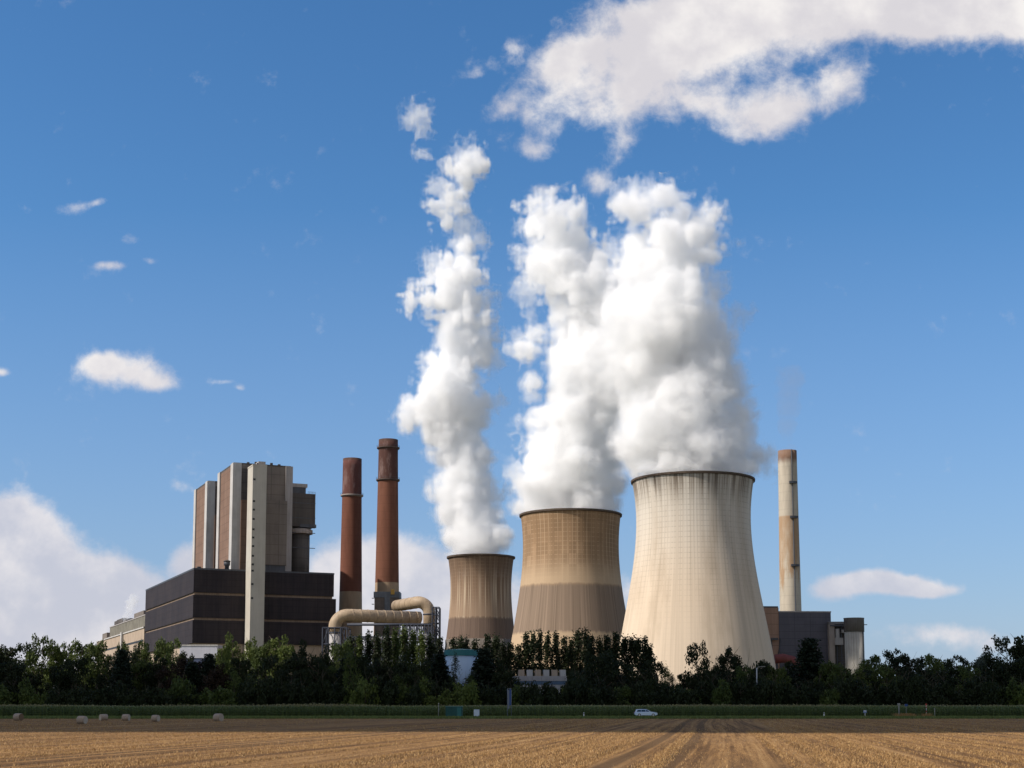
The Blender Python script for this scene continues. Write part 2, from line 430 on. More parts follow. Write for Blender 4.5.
rowx = ac*math.cos(ROWDIR)-yy*math.sin(ROWDIR)
dens = .7*vnoise(rowx*.7, yy*.006, np.zeros(NS))+.7*vnoise(rowx*2.2+9, yy*.012, np.ones(NS))
keep = dens+r_.normal(0, .13, NS) > .76
V, Q = blades(0, ac[keep], yy[keep], .03, .10, .018, .4, 5)
tag(link(bpy.data.objects.new('straw_stubble', np_mesh('straw_stubble', V, Q, M_straw))), 'short golden cut straw standing across the near field', 'stubble', kind='stuff')
NS = 60000
yy = 128+(FIELD_END-128)*r_.random(NS)**1.1; ac = r_.uniform(-1, 1, NS)*(yy*.40)
rowx = ac*math.cos(ROWDIR)-yy*math.sin(ROWDIR)
keep = vnoise(rowx*.3, yy*.006, np.zeros(NS))+r_.normal(0, .15, NS) > .5
V, Q = blades(0, ac[keep], yy[keep], .05, .12, .05, .4, 6)
tag(link(bpy.data.objects.new('straw_stubble', np_mesh('straw_stubble', V, Q, M_straw))), 'sparse straw on the far shaded part of the field', 'stubble', kind='stuff')

# ------------------------------------------------------------------ grass verge and maize
def grass_col(a, b):
    def fn(n):
        g = n.new('ShaderNodeNewGeometry').outputs['Random Per Island']
        q = n.noise(n.coord(), .05, 3, .6)
        return n.mix(n.math('MULTIPLY', n.math('ADD', g, q), .5), a, b)
    return fn
M_grass = mat('grass', grass_col((.06, .09, .02), (.19, .22, .07)), .8, .2)
NG = 60000
x = r_.uniform(-130, 130, NG); y = FIELD_END+.3+r_.random(NG)**1.5*34
V, Q = blades(0, x, y, .12, .42, .12, .35, 8)
tag(link(bpy.data.objects.new('grass', np_mesh('grass', V, Q, M_grass))), 'rough green grass on the verge before the road', 'grass', kind='stuff')
def maize_col(n):
    z = n.sep(n.coord())[2]; g = n.new('ShaderNodeNewGeometry').outputs['Random Per Island']
    a = n.mix(g, (.05, .08, .018), (.13, .17, .045))
    return n.mix(n.ramp(z, 2.0, 2.4, 0, .75), a, (.26, .21, .09))
M_maize = mat('maize_leaves', maize_col, .7, .3)
Vs = []; Qs = []; off = 0
nrow = 16
for k in range(nrow):
    y0 = 297+k*(.75 if k < 9 else 6.0)
    wd = 190
    xs = np.arange(-wd, wd, (.34 if k < 9 else .9)); xs = xs+r_.normal(0, .06, len(xs)); m = len(xs)
    hh = 2.15+.5*vnoise(xs*.05, np.full(m, y0*.02), np.zeros(m))+r_.normal(0, .09, m)
    # stalk with tassel
    V, Q = blades(0, xs, np.full(m, y0)+r_.normal(0, .08, m), 1, 1.02, .08, .02, 20+k); V = V.reshape(-1, 4, 3); V[:, 2:, 2] = hh[:, None]
    Vs.append(V.reshape(-1, 3)); Qs.append(Q+off); off += 4*m
    for L in range(5):
        a = r_.uniform(0, 2*np.pi, m); z = hh*(.2+.17*L)*r_.uniform(.85, 1.1, m); ln = r_.uniform(.5, .85, m); wdt = .07
        cx, cy = np.cos(a), np.sin(a); px, py = -cy*wdt, cx*wdt
        B = np.stack([xs, np.full(m, y0), z], 1); Mi = B+np.stack([cx*ln*.5, cy*ln*.5, ln*.35], 1); T = B+np.stack([cx*ln, cy*ln, ln*.05], 1)
        pp = np.stack([px, py, 0*px], 1)
        V = np.stack([B-pp*.5, B+pp*.5, Mi+pp, Mi-pp, T], 1).reshape(-1, 3)
        i = np.arange(m)*5+off
        Vs.append(V); Qs.append(np.stack([i, i+1, i+2, i+3], 1)); Qs.append(np.stack([i+3, i+2, i+4, i+4], 1)[:, :4]); off += 5*m
V = np.concatenate(Vs); Q = np.concatenate(Qs)
# thin tip faces are triangles: turn them into slim quads by nudging one corner
tri = Q[:, 2] == Q[:, 3]
extra = V[Q[tri, 2]]+np.array([.01, .01, 0]); base = len(V); V = np.concatenate([V, extra]); Q[tri, 3] = base+np.arange(tri.sum())
tag(link(bpy.data.objects.new('maize_crop', np_mesh('maize_crop', V, Q, M_maize))), 'dense green maize crop with tan tassels behind the road', 'maize', kind='stuff')
M_mz = mat('maize_mass', lambda n: n.mix(n.noise(n.coord(), 2, 5, .7), (.04, .06, .015), (.13, .15, .05)), .9, .1)
g = 70; gx = np.linspace(-230, 230, 461); gy = np.linspace(303, 392, 60)
XX, YY = np.meshgrid(gx, gy, indexing='ij'); ZZ = 1.75+.45*vnoise(XX*.05, YY*.05, 0*XX)+.3*r_.random(XX.shape)
ZZ[:, 0] = .0; ZZ[:, -1] = 0
idx = np.arange(XX.size).reshape(XX.shape)
Q = np.stack([idx[:-1, :-1], idx[1:, :-1], idx[1:, 1:], idx[:-1, 1:]], -1).reshape(-1, 4)
tag(link(bpy.data.objects.new('maize_canopy', np_mesh('maize_canopy', np.stack([XX, YY, ZZ], -1).reshape(-1, 3), Q, M_mz))), 'solid green depth of the maize field', 'maize', kind='stuff')
# ------------------------------------------------------------------ cooling towers
def tower_mat(name, cfg):
    m_hi, m_lo, band, ring, nrib, H, kind = cfg
    def fn(n):
        s = n.sep(n.coord()); ang = n.math('ARCTAN2', s[1], s[0]); z = s[2]
        zn = n.math('DIVIDE', z, H)
        cx = n.vec(n.math('MULTIPLY', n.math('COSINE', ang), 6), n.math('MULTIPLY', n.math('SINE', ang), 6), n.math('MULTIPLY', zn, .25))
        streak = n.noise(cx, 2.2, 6, .75)
        cx2 = n.vec(n.math('MULTIPLY', n.math('COSINE', ang), 3), n.math('MULTIPLY', n.math('SINE', ang), 3), n.math('MULTIPLY', zn, 3))
        blot = n.noise(cx2, .8, 5, .6)
        # vertical formwork lines and horizontal lifts
        ph = n.math('PINGPONG', n.math('MULTIPLY', n.math('ADD', ang, 3.15), nrib/6.2832), .5)
        vl = n.ramp(ph, .0, .16, 1, 0); lines = n.noise(n.vec(n.math('MULTIPLY', n.math('COSINE', ang), 30), n.math('MULTIPLY', n.math('SINE', ang), 30), n.math('MULTIPLY', zn, 1.5)), 1, 2, .5)
        hl = n.ramp(n.math('PINGPONG', n.math('DIVIDE', z, H/44), .5), 0, .12, 1, 0)
        if kind == 'pale':
            c = n.mix(n.ramp(zn, .45, .95), m_lo, m_hi)
            c = n.mix(n.math('MULTIPLY', n.ramp(streak, .42, .66), .38), c, tuple(a*.62 for a in m_lo))
            c = n.mix(n.math('MULTIPLY', n.ramp(blot, .5, .7), .35), c, (.33, .25, .17))
            grid = n.math('MULTIPLY', n.math('MAXIMUM', vl, hl), n.ramp(zn, .30, .72, .06, .5))
            c = n.mix(n.math('MULTIPLY', grid, n.ramp(lines, .3, .7)), c, (.22, .18, .14))
            c = n.mix(n.math('MULTIPLY', n.ramp(zn, .84, .99), n.ramp(streak, .36, .66)), c, (.13, .10, .075))
        else:
            base = n.mix(n.ramp(zn, .42, .92), m_lo, m_hi)
            blk = n.noise(n.vec(n.math('SNAP', n.math('MULTIPLY', ang, 4), .6), n.math('SNAP', n.math('MULTIPLY', zn, 9), .5), 0), 1.7, 1, .5)
            base = n.mix(n.math('MULTIPLY', n.ramp(blk, .35, .62), n.ramp(zn, .5, .75, .0, .55 if kind == 'tan' else 0)), base, tuple(a*.66 for a in m_hi))
            base = n.mix(n.math('MULTIPLY', n.ramp(streak, .40, .62), .45), base, tuple(a*.55 for a in m_hi))
            if kind == 'streaked':
                st2 = n.noise(n.vec(n.math('MULTIPLY', n.math('COSINE', ang), 9), n.math('MULTIPLY', n.math('SINE', ang), 9), n.math('MULTIPLY', zn, .3)), 2.0, 3, .6)
                base = n.mix(n.math('MULTIPLY', n.ramp(st2, .50, .58), n.math('MULTIPLY', n.ramp(zn, .40, .5), n.ramp(zn, .75, .97, 1, .1))), base, (.50, .40, .29))
                base = n.mix(n.ramp(zn, .78, .99, 0, .55), base, (.10, .07, .05))
            gridc = n.math('MULTIPLY', n.math('MAXIMUM', vl, n.math('MULTIPLY', hl, .9)), n.ramp(zn, .3, .8, .1, .5))
            base = n.mix(n.math('MULTIPLY', gridc, n.ramp(lines, .34, .62)), base, tuple(min(1, a*1.15) for a in m_lo))
            wob = n.math('ADD', zn, n.math('MULTIPLY', n.math('SUBTRACT', streak, .5), .04))
            low = n.mix(n.math('MULTIPLY', n.ramp(lines, .45, .7), .5), band, tuple(a*1.5 for a in band))
            low = n.mix(n.math('MULTIPLY', n.ramp(n.noise(n.vec(n.math('MULTIPLY', n.math('COSINE', ang), 40), n.math('MULTIPLY', n.math('SINE', ang), 40), n.math('MULTIPLY', zn, 1)), 1, 2, .5), .5, .7), .5), low, tuple(a*.5 for a in band))
            c = n.mix(n.ramp(wob, ring[1]-.012, ring[1]+.010, 1, 0), base, low)
            c = n.mix(n.math('MULTIPLY', n.math('MULTIPLY', n.ramp(wob, ring[1], ring[1]+.01), n.ramp(wob, ring[1]+.02, ring[1]+.16, 1, 0)), .7), c, m_lo)
            c = n.mix(n.ramp(wob, ring[0]-.01, ring[0]+.01, 1, 0), c, tuple(a*.95 for a in m_lo))
        return c
    return mat(name, fn, .92, .15)
M_conc_d = mat('dark_concrete', grimy((.16, .14, .12), .6), .9, .2)
M_rim = mat('rim_concrete', grimy((.12, .09, .07), .6), .9, .2)
def cooling_tower(px, Y, prof, m, label, nleg, zleg, rimw):
    """prof: (picture row, half width in picture) top to bottom"""
    X = GX(px, Y, 600); t = thing('cooling_tower', label, 'cooling tower', (X, Y, 0), group='cooling towers of the power station')
    pts = [(hw/F*math.hypot(Y, X)*1.0, max(0, GZ(py, Y))) for py, hw in prof][::-1]
    zs = np.array([p[1] for p in pts]); rs = np.array([p[0] for p in pts])
    # smooth hyperbola through the rows: quadratic in z fits r^2
    cf = np.polyfit(zs, rs**2, 3); H = zs[-1]
    Z = np.linspace(zleg, H, 56); R = np.sqrt(np.polyval(cf, Z))
    o = [(R[i], Z[i]) for i in range(56)]; inn = [(R[i]-.9, Z[i]+.0) for i in reversed(range(56))]
    b = MB(); b.lathe(o+[(R[-1]-.9, H+.003)]+inn+[(R[0], Z[0]-.01)], 160, cap0=False, cap1=False); b.build('shell', m, t)
    rb = MB(); rb.lathe([(R[-1]-.2, H-rimw), (R[-1]+rimw*.75, H-rimw*.8), (R[-1]+rimw*.85, H+.25), (R[-1]-1.3, H+.3), (R[-1]-1.3, H-rimw*.5)], 160, cap0=False, cap1=False, smooth=False); rb.build('rim', M_rim, t)
    dr = (R[0]-R[1])/(Z[1]-Z[0]); r0 = R[0]+dr*zleg
    for i in range(nleg):
        a = 2*math.pi*i/nleg; a2 = a+math.pi/nleg
        lb = MB()
        for s_ in (-1, 1):
            lb.bar((r0*math.cos(a), r0*math.sin(a), 0), ((R[0]-.4)*math.cos(a+s_*math.pi/nleg), (R[0]-.4)*math.sin(a+s_*math.pi/nleg), zleg+.3), .85)
        lb.build('leg', M_leg, t)
    fill = MB(); fill.lathe([(r0*.82, 0), (r0*.82, zleg*1.0)], 64, cap0=False); fill.build('spray_screen', M_conc_d, t)
    return t, H, R[-1]
M_leg = mat('pale_concrete', grimy((.40, .33, .25), .3), .9, .2)
HA = GZ(481.3, DA)
ta = cooling_tower(694.3, DA, [(481.3,60.8),(492,58.6),(508,57.0),(530,56.6),(552,58.6),(575,62),(609,68.2),(643,74.2),(663,77),(706,83.5)],
    tower_mat('tower_pale', ((.62,.565,.49), (.62,.50,.375), None, None, 112, HA, 'pale')),
    'largest cooling tower, pale cream concrete with a soot stained rim, at the right', 40, 9, .75)
HB = GZ(515.5, DB)
zb = lambda py: GZ(py, DB-27)/HB
tb = cooling_tower(571, DB, [(515.5,50.3),(530,48.8),(554,48.4),(583,50.2),(614,55),(632,58.6),(655,62),(706,70)],
    tower_mat('tower_tan', ((.33,.21,.12), (.47,.345,.225), (.225,.165,.12), (zb(632), zb(583.5)), 64, HB, 'tan')),
    'middle cooling tower, tan above with a grey brown lower band', 36, 8, .9)
HC = GZ(557.5, DC)
zc = lambda py: GZ(py, DC-18)/HC
tc = cooling_tower(480.9, DC, [(557.5,33.2),(566,31.8),(580,30.7),(597,30.5),(618,32.2),(636,34.4),(660,37),(706,41)],
    tower_mat('tower_brown', ((.23,.15,.098), (.31,.22,.15), (.155,.11,.085), (zc(640), zc(617)), 40, HC, 'streaked')),
    'smallest cooling tower, dark brown with white streaks running down it', 28, GZ(640, DC), .95)

# ------------------------------------------------------------------ tall chimneys
def chimney_mat(name, body_c, top_c, base_c, z_top, z_base, H, bricks=True, stain=None):
    def fn(n):
        s = n.sep(n.coord()); z = s[2]; p = n.coord(); ang = n.math('ARCTAN2', s[1], s[0])
        no = n.noise(n.vec(n.math('MULTIPLY', s[0], .3), n.math('MULTIPLY', s[1], .3), n.math('MULTIPLY', z, .05)), 1, 5, .65)
        c = n.mix(n.ramp(no, .4, .65, 0, .45), body_c, tuple(a*.6 for a in body_c))
        ln = n.ramp(n.math('PINGPONG', n.math('DIVIDE', z, 5.2), .5), 0, .05, .35, 0)
        c = n.mix(ln, c, tuple(a*.5 for a in body_c))
        c2 = n.mix(n.ramp(n.noise(n.vec(s[0], s[1], n.math('MULTIPLY', z, .3)), .3, 5, .7), .48, .68, 0, .32), top_c, (.34, .25, .23) if bricks else (.25, .11, .05))
        c = n.mix(n.ramp(z, z_top-.3, z_top+.3), c, c2)
        c = n.mix(n.ramp(z, z_base-.3, z_base+.3, 1, 0), c, n.mix(n.ramp(no, .4, .6, 0, .5), base_c, tuple(a*.6 for a in base_c)))
        if stain:
            k = n.math('MULTIPLY', n.ramp(n.math('ADD', z, n.math('MULTIPLY', n.math('SUBTRACT', no, .5), 60)), stain[0], stain[0]+12), n.ramp(z, stain[1]-1, stain[1], 1, 0))
            c = n.mix(n.math('MULTIPLY', k, n.ramp(no, .3, .6, .35, .8)), c, (.36, .22, .12))
        c = n.mix(n.ramp(z, H-2.5, H-.5, 0, .7), c, (.07, .045, .035)) if bricks else n.mix(n.ramp(n.math('ADD', z, n.math('MULTIPLY', n.math('SUBTRACT', no, .5), 8)), H-9, H-4, 0, .85), c, (.16, .075, .04))
        return c
    return mat(name, fn, .9, .15)
def chimney(pxt, pxb, Y, pyt, hwt, hwb, m, rings, label, ring_m, platforms=()):
    X = GX(pxt, Y, pyt); H = GZ(pyt, Y); k = math.hypot(X, Y)/F
    t = thing('chimney', label, 'chimney', (X, Y, 0), group='tall chimneys of the power station')
    ro, rt = hwb*k, hwt*k
    N = 30; prof = [(rt+(ro-rt)*((1-i/N)**1.25), H*i/N) for i in range(N+1)]
    b = MB(); b.lathe(prof+[(rt-.7, H+.002), (rt-.7, H-6)], 64, cap1=False); b.build('stack', m, t)
    MB().lathe([(rt-.75, H-4.0)]*1+[(0.05, H-4.0)], 48, cap0=False, cap1=False).build('flue', M_conc_d, t)
    for (py, th_) in rings:
        z = GZ(py, Y); r = rt+(ro-rt)*((1-z/H)**1.25)
        rb = MB(); rb.lathe([(r-.1, z-th_), (r+1.1, z-th_*.4), (r+1.1, z+.2), (r-.1, z+.2)], 48, cap0=False, cap1=False, smooth=False)
        g = rb.build('gallery', ring_m, t)
        rl = MB()
        for i in range(20):
            a = 2*math.pi*i/20; rl.bar(((r+1.05)*math.cos(a), (r+1.05)*math.sin(a), z+.15), ((r+1.05)*math.cos(a), (r+1.05)*math.sin(a), z+1.3), .09)
        rl.lathe([(r+1.0, z+1.2), (r+1.1, z+1.3), (r+1.0, z+1.3)], 48, cap0=False, cap1=False); rl.build('railing', M_steel_d, g)
    return t, X, H, rt, ro
M_steel_d = mat('dark_steel', grimy((.07, .075, .09), .4), .6, .4)
M_ring_l = mat('gallery_pale', grimy((.34, .29, .26), .4), .8, .2)
M_ring_d = mat('gallery_dark', grimy((.10, .07, .06), .4), .8, .2)
BRICK = (.165, .068, .044); BTOP = (.115, .05, .042); BBASE = (.36, .26, .17)
DS1, DS2 = 940, 900
H1 = GZ(459, DS1)
s1 = chimney(352.4, 350.6, DS1, 459, 9.4, 13.2, chimney_mat('brick_stack', BRICK, BTOP, BBASE, GZ(496, DS1), GZ(592, DS1), H1), [(495.5, 1.3)],
    'shorter red brick chimney with one pale gallery and a bloom of white near its top', M_ring_l)
s2 = chimney(388.4, 386.2, DS2, 440, 9.7, 14.4, chimney_mat('brick_stack_dark', (.172,.074,.047), (.085,.042,.034), BBASE, GZ(480, DS2), GZ(583, DS2), GZ(440, DS2)), [(448, 1.2), (480, 1.4)],
    'tallest chimney, red brick with a dark top and two dark galleries', M_ring_d)
DR = 850; HR = GZ(451, DR)
s3 = chimney(787.2, 789.2, DR, 451, 9.2, 11.6, chimney_mat('white_stack', (.50,.44,.35), (.50,.45,.38), (.50,.42,.32), GZ(462, DR), -10, HR, False, (GZ(585, DR), GZ(516, DR))), [],
    'pale concrete chimney with brown stains and a rusty lip beside the big cooling tower', M_ring_d)
# ladder line and service platforms on the pale chimney
t3, X3, H3, rt3, ro3 = s3
lad = MB(); aa = math.radians(-76)
def rad3(z): return rt3+(ro3-rt3)*((1-z/H3)**1.25)
for k in range(30):
    z0, z1 = H3*k/30, H3*(k+1)/30
    lad.bar(((rad3(z0)+.35)*math.cos(aa), (rad3(z0)+.35)*math.sin(aa), z0), ((rad3(z1)+.35)*math.cos(aa), (rad3(z1)+.35)*math.sin(aa), z1), .55)
lad.build('ladder', M_steel_d, t3)
for py in (483, 517.5, 565.5):
    z = GZ(py, DR); r = rad3(z); pb = MB()
    for i in range(7):
        a = aa+math.radians(-18+6*i); a2 = a+math.radians(6)
        vs = [((r+q)*math.cos(w), (r+q)*math.sin(w), zz) for zz in (z-1.1, z+.2) for w in (a, a2) for q in (0.05, 1.5)]
        pb.add(vs, [(0,1,3,2),(4,6,7,5),(0,4,5,1),(1,5,7,3),(3,7,6,2),(2,6,4,0)])
    pb.build('platform', M_steel_d, t3)

# ------------------------------------------------------------------ boiler houses and turbine hall, on one street grid
PHI = math.radians(23.5); CP, SP = math.cos(PHI), math.sin(PHI)
C0 = Vector((GX(193.3, 800, 600), 800, 0))
def W2(u, v): return C0.x+u*CP-v*SP, C0.y+u*SP+v*CP
def UF(px, v, py=560):        # u on the plane v=const seen at picture column px
    h, dy, _ = ray(px, py); q = h/dy
    # C0.x+u*CP-v*SP = q*(C0.y+u*SP+v*CP)
    return (q*(C0.y+v*CP)-C0.x+v*SP)/(CP-q*SP)
def VF(px, u, py=560):        # v on the plane u=const
    h, dy, _ = ray(px, py); q = h/dy
    return (C0.x+u*CP-q*(C0.y+u*SP))/(SP+q*CP)
def ZF(py, u, v): return GZ(py, W2(u, v)[1])
def loc2(u, v): x, y = W2(u, v); return (x, y, 0)
def cladding(name, c, c2, pw=1.2, ph=3.5):
    def fn(n):
        s = n.sep(n.coord()); h = n.math('ADD', s[0], s[1])
        v = n.ramp(n.math('PINGPONG', n.math('DIVIDE', h, pw*6), .5), 0, .03, 1, 0)
        hz = n.ramp(n.math('PINGPONG', n.math('DIVIDE', s[2], ph), .5), 0, .05, 1, 0)
        pan = n.noise(n.vec(n.math('SNAP', n.math('MULTIPLY', h, .14), 1), n.math('SNAP', n.math('MULTIPLY', s[2], .28), 1), 0), 3.7, 1, .5)
        no = n.noise(n.coord(), .06, 5, .6)
        st = n.noise(n.vec(s[0], s[1], n.math('MULTIPLY', s[2], .06)), .5, 4, .6)
        c_ = n.mix(n.ramp(n.math('MULTIPLY', n.math('ADD', no, st), .5), .38, .62), c, c2)
        c_ = n.mix(n.math('MULTIPLY', n.ramp(pan, .3, .7), .22), c_, tuple(a*1.5 for a in c))
        return n.mix(n.math('MULTIPLY', n.math('MAXIMUM', v, hz), .55), c_, tuple(a*.45 for a in c))
    return mat(name, fn, .75, .15)
M_clad = cladding('dark_cladding', (.026, .022, .026), (.042, .034, .036))
M_band = mat('tan_band', grimy((.26, .19, .14), .5), .85, .2)
M_brown = cladding('brown_panel', (.17, .105, .075), (.22, .14, .10), 1.6, 5)
M_pil = mat('pale_pilaster', grimy((.50, .48, .46), .35), .8, .2)
M_pil2 = mat('grey_pilaster', grimy((.36, .335, .325), .35), .8, .2)
M_greyb = cladding('brown_grey_cladding', (.15, .128, .112), (.20, .168, .145), 2.0, 6)
M_dk = cladding('dark_duct', (.075, .066, .062), (.11, .095, .085), 2.2, 6)
M_stair = mat('cream_stair_tower', grimy((.47, .435, .375), .22), .85, .2)
M_glass = mat('dark_glass', lambda n: (.03, .028, .028), .5, .3)
M_tan = mat('tan_wall', grimy((.42, .33, .25), .35), .85, .2)

# turbine hall: three dark storeys with tan ribbons
hall = thing('turbine_hall', 'long dark clad turbine hall with two tan ribbons around it, left of the chimneys', 'building', tuple(C0), PHI)
U1 = UF(333.9, 0, 590); U2 = UF(335.8, 0, 620); VB = VF(145.6, 0, 600)
zt = ZF(569.3, 0, 0); zr = [ZF(592.2, 0, 0), ZF(594.6, 0, 0), ZF(617.4, 0, 0), ZF(619.8, 0, 0), ZF(643, 0, 0)]
for (za, zb_, ue) in ((zr[0], zt, U1), (zr[2], zr[1], U2), (zr[4], zr[3], U2)):
    MB().box(0, ue, 0, VB, za, zb_).build('cladding', M_clad, hall)
for (za, zb_) in ((zr[1], zr[0]), (zr[3], zr[2])):
    MB().box(.7, U1-.7, .7, VB-.7, za-.01, zb_+.01).build('ribbon', M_band, hall)
MB().box(1.4, U2-1.5, 1.4, VB-1.4, -0.2, zr[4]-.02).build('base_wall', M_tan, hall)
pp = MB()
for q in ((-.15, U1+.15, -.15, .5), (-.15, U1+.15, VB-.5, VB+.15), (-.15, .5, .5, VB-.5), (U1-.5, U1+.15, .5, VB-.5)): pp.box(*q, zt-.05, zt+.9)
pp.build('parapet', M_steel_d, hall)
# roof vents on the front edge of the hall
def roof_vent(u, v, w, z, h, label):
    t = thing('roof_vent', label, 'roof vent', (*loc2(u, v)[:2], z), PHI)
    MB().lathe([(w*.35, 0), (w*.35, h*.55), (w*.5, h*.6), (w*.5, h)], 16).build('stack', M_steel_d, t)
    MB().lathe([(w*.56, h*.98), (w*.56, h*1.08), (w*.1, h*1.2)], 16).build('cap', M_dk, t)
u_ = UF(227, 4, 565); roof_vent(u_, 4, 3.6, zt+.2, ZF(562, u_, 4)-zt, 'dark round vent on the turbine hall roof, before the brown panel')
u_ = UF(199, 4, 565); roof_vent(u_, 4, 2.4, zt+.2, 1.6, 'small vent near the front left corner of the turbine hall roof')

# the two boiler houses, one behind the other along the street
V1 = 10
ub = UF(232, V1, 520); ue = UF(292.2, V1, 520); zB = ZF(462.4, ub, V1); DEP = VF(216.6, ub, 520)-V1
uA = UF(228.9, V1, 520)
def boiler_house(v0, label, du=0):
    t = thing('boiler_house', label, 'boiler house', (*loc2(ub+du, v0)[:2], 0), PHI, 'boiler houses on the turbine hall')
    w = ue-ub; zb0 = zt-12
    ea = 1.0
    MB().box(ea, w-ea, ea, DEP-ea, zb0, zB-.6).build('cladding', M_greyb, t)
    MB().box(ea-.25, ea-.001, DEP*.16, DEP*.845, zb0+1, zB-1.2).build('brown_panel', M_brown, t)
    MB().box(0, UF(240.6, V1, 520)-ub, 0, DEP*.16-.02, zb0, zB).build('pilaster', M_pil, t)
    MB().box(0, 5, DEP*.85, DEP, zb0, zB-.1).build('pilaster', M_pil, t)
    MB().box(w-(ue-UF(285.2, V1, 520)), w, 0, 6, zb0, zB-.1).build('pilaster', M_pil2, t)
    MB().box(.9, w-.9, .9, DEP-.9, zB-.62, zB+.25).build('roof', M_dk, t)
    # recess behind the stair tower with its lower shaft
    rec = UF(240.6, V1, 520)-ub
    MB().box(rec+.01, rec+10, -1.0, ea-.01, zb0, ZF(500, ub+rec, V1)).build('shaft', M_brown, t)
    MB().box(rec+.8, rec+6.0, .55, ea-.005, ZF(499, ub+rec, V1), zB-3).build('recess', M_dk, t)
    # lower projecting box on the front
    x0 = UF(265.8, V1-3, 520)-ub; x1 = UF(287.0, V1-3, 520)-ub
    zl = ZF(501, ub+x1, V1-3)
    MB().box(x0, x1, -3, ea-.01, ZF(569, ub+x1, V1-3)+2, zl).build('projecting_bay', M_greyb, t)
    MB().box(x0+.5, x1-.5, -2.4, ea-.02, zb0+1, ZF(569, ub+x1, V1-3)+1.99).build('plinth', M_steel_d, t)
    for k in range(5):
        MB().box(w*.25+k*w*.13, w*.25+k*w*.13+1.4, 3, 4.4, zB+.25, zB+1.3+.5*(k % 2)).build('roof_fan', M_dk, t)
    return t
boiler_house(V1, 'front boiler house, tall and brown panelled with pale pilasters, beside the stair tower')
boiler_house(V1+74, 'rear boiler house, brown and pale, partly hidden by the front one')
# stair tower standing on the ground against the hall
vs0 = -13.0
us = UF(251.2, vs0, 560); us1 = UF(265.2, vs0, 560); zs = ZF(465.5, us, vs0)
st = thing('stair_tower', 'slim cream stair tower with a column of small dark windows, rising from ground to roof', 'tower', (*loc2(us, vs0)[:2], 0), PHI)
ws_ = us1-us
MB().box(0, ws_, 0, 12.8, -.2, zs).build('shaft', M_stair, st)
MB().box(-.15, ws_+.15, -.15, 12.9, zs, zs+.8).build('parapet', M_stair, st)
MB().box(ws_*.45, ws_*.96, 2, 9, zs+.8, zs+3.0).build('lift_machine_room', M_pil2, st)
MB().box(ws_*.35, ws_*.6, 2.2, 3.2, zs+.8, zs+2.0).build('vent', M_steel_d, st)
for py in (479.2, 501, 509.5, 518.9, 529.2, 537.4, 546, 555.7, 564.3, 570.6, 584, 598):
    z = ZF(py, us, vs0)
    wv = MB().box(.35, 1.5, -.06, .2, z-.55, z+.55).build('window', M_glass, st)
    f = MB()
    for q in ((.25, .35, z-.65, z+.65), (1.5, 1.6, z-.65, z+.65)): f.box(q[0], q[1], -.1, .1, q[2], q[3])
    f.build('frame', M_steel_d, wv)
# dark duct tower at the right of the boiler house
vd = V1+8
ud = UF(291.8, vd, 520); ud1 = UF(315.2, vd, 520); zd = ZF(492.8, ud, vd); wd_ = ud1-ud
dt = thing('duct_tower', 'dark brown filter tower with a round silo and pale collar, right of the boiler houses', 'tower', (*loc2(ud, vd)[:2], 0), PHI)
MB().box(-3, wd_, 0, 22, ZF(526, ud, vd), zd).build('filter_box', M_dk, dt)
rc = wd_*.43
MB().lathe([(rc, zt-6), (rc, ZF(533, ud, vd))], 40, cx=wd_*.46, cy=rc+.4).build('silo', M_dk, dt)
MB().lathe([(rc+.2, ZF(533, ud, vd)), (rc+1.7, ZF(532.4, ud, vd)), (rc+1.7, ZF(528.6, ud, vd)), (rc+.4, ZF(527.4, ud, vd))], 40, cx=wd_*.46, cy=rc+.4, smooth=False).build('collar', M_ring_l, dt)
MB().box(-2.4, wd_*.6, 1, 10, zd, ZF(486.5, ud, vd)-.1).build('roof_house', M_steel_d, dt)
MB().box(-2.8, wd_*.66, .6, 11, ZF(486.5, ud, vd), ZF(483, ud, vd)).build('roof_house', M_pil2, dt)
mm = MB()
for k in range(4): mm.box(-3.1+.001*k, wd_+.1, -.25, -.02, zd-6-k*9.0, zd-5.6-k*9.0)
for k in range(6): mm.bar((wd_*.7+k*.9, 1, zd), (wd_*.7+k*.9, 1, zd+1.4), .15)
mm.box(wd_*.68, wd_-.1, .9, 1.1, zd+1.25, zd+1.4)
mm.build('walkway', M_steel_d, dt)
MB().box(wd_*.35, wd_+.6, -.6, 3, ZF(526.5, ud, vd)-.1, ZF(523.5, ud, vd)).build('ledge', M_steel_d, dt)

# long low hall running away to the left
va, vb = VB+2, VF(97, 0, 645)
um = VF(123, 0, 640)
lh = thing('bunker_hall', 'long low cream hall with a weathered grey upper storey, left of the dark turbine hall', 'building', (*loc2(0, 0)[:2], 0), PHI)
zA = ZF(626.3, 0, VB); zC = ZF(641.8, 0, vb)
MB().box(0, 40, va, vb, -.2, zA).build('wall', M_tan, lh)
zU = ZF(614.5, 0, VB); vc = VF(108, 0, 630)
MB().box(1.5, 38, va, vc, zA+.02, zU).build('upper_storey', mat('weathered_panels', grimy((.20, .185, .15), .6, .2), .8, .2), lh)
MB().box(-.6, 40.5, va, vb+.5, zA-.9, zA-.05).build('cornice', M_pil, lh)
MB().box(1.2, 38.5, va, vc+.4, zU, zU+.7).build('roof_edge', M_pil2, lh)
for k, (pa, pb) in enumerate(((VB+4, um-4), (um+4, vb-12))):
    for kk, dz in enumerate((8.5, 19.0)):
        wv = MB().box(-.12, -.01, pa, pb, zA-dz-1.4, zA-dz).build('window', M_glass, lh)
MB().box(-1.6, -.02, um-2.5, um+2.5, -.2, zA+.6).build('pilaster', M_pil, lh)
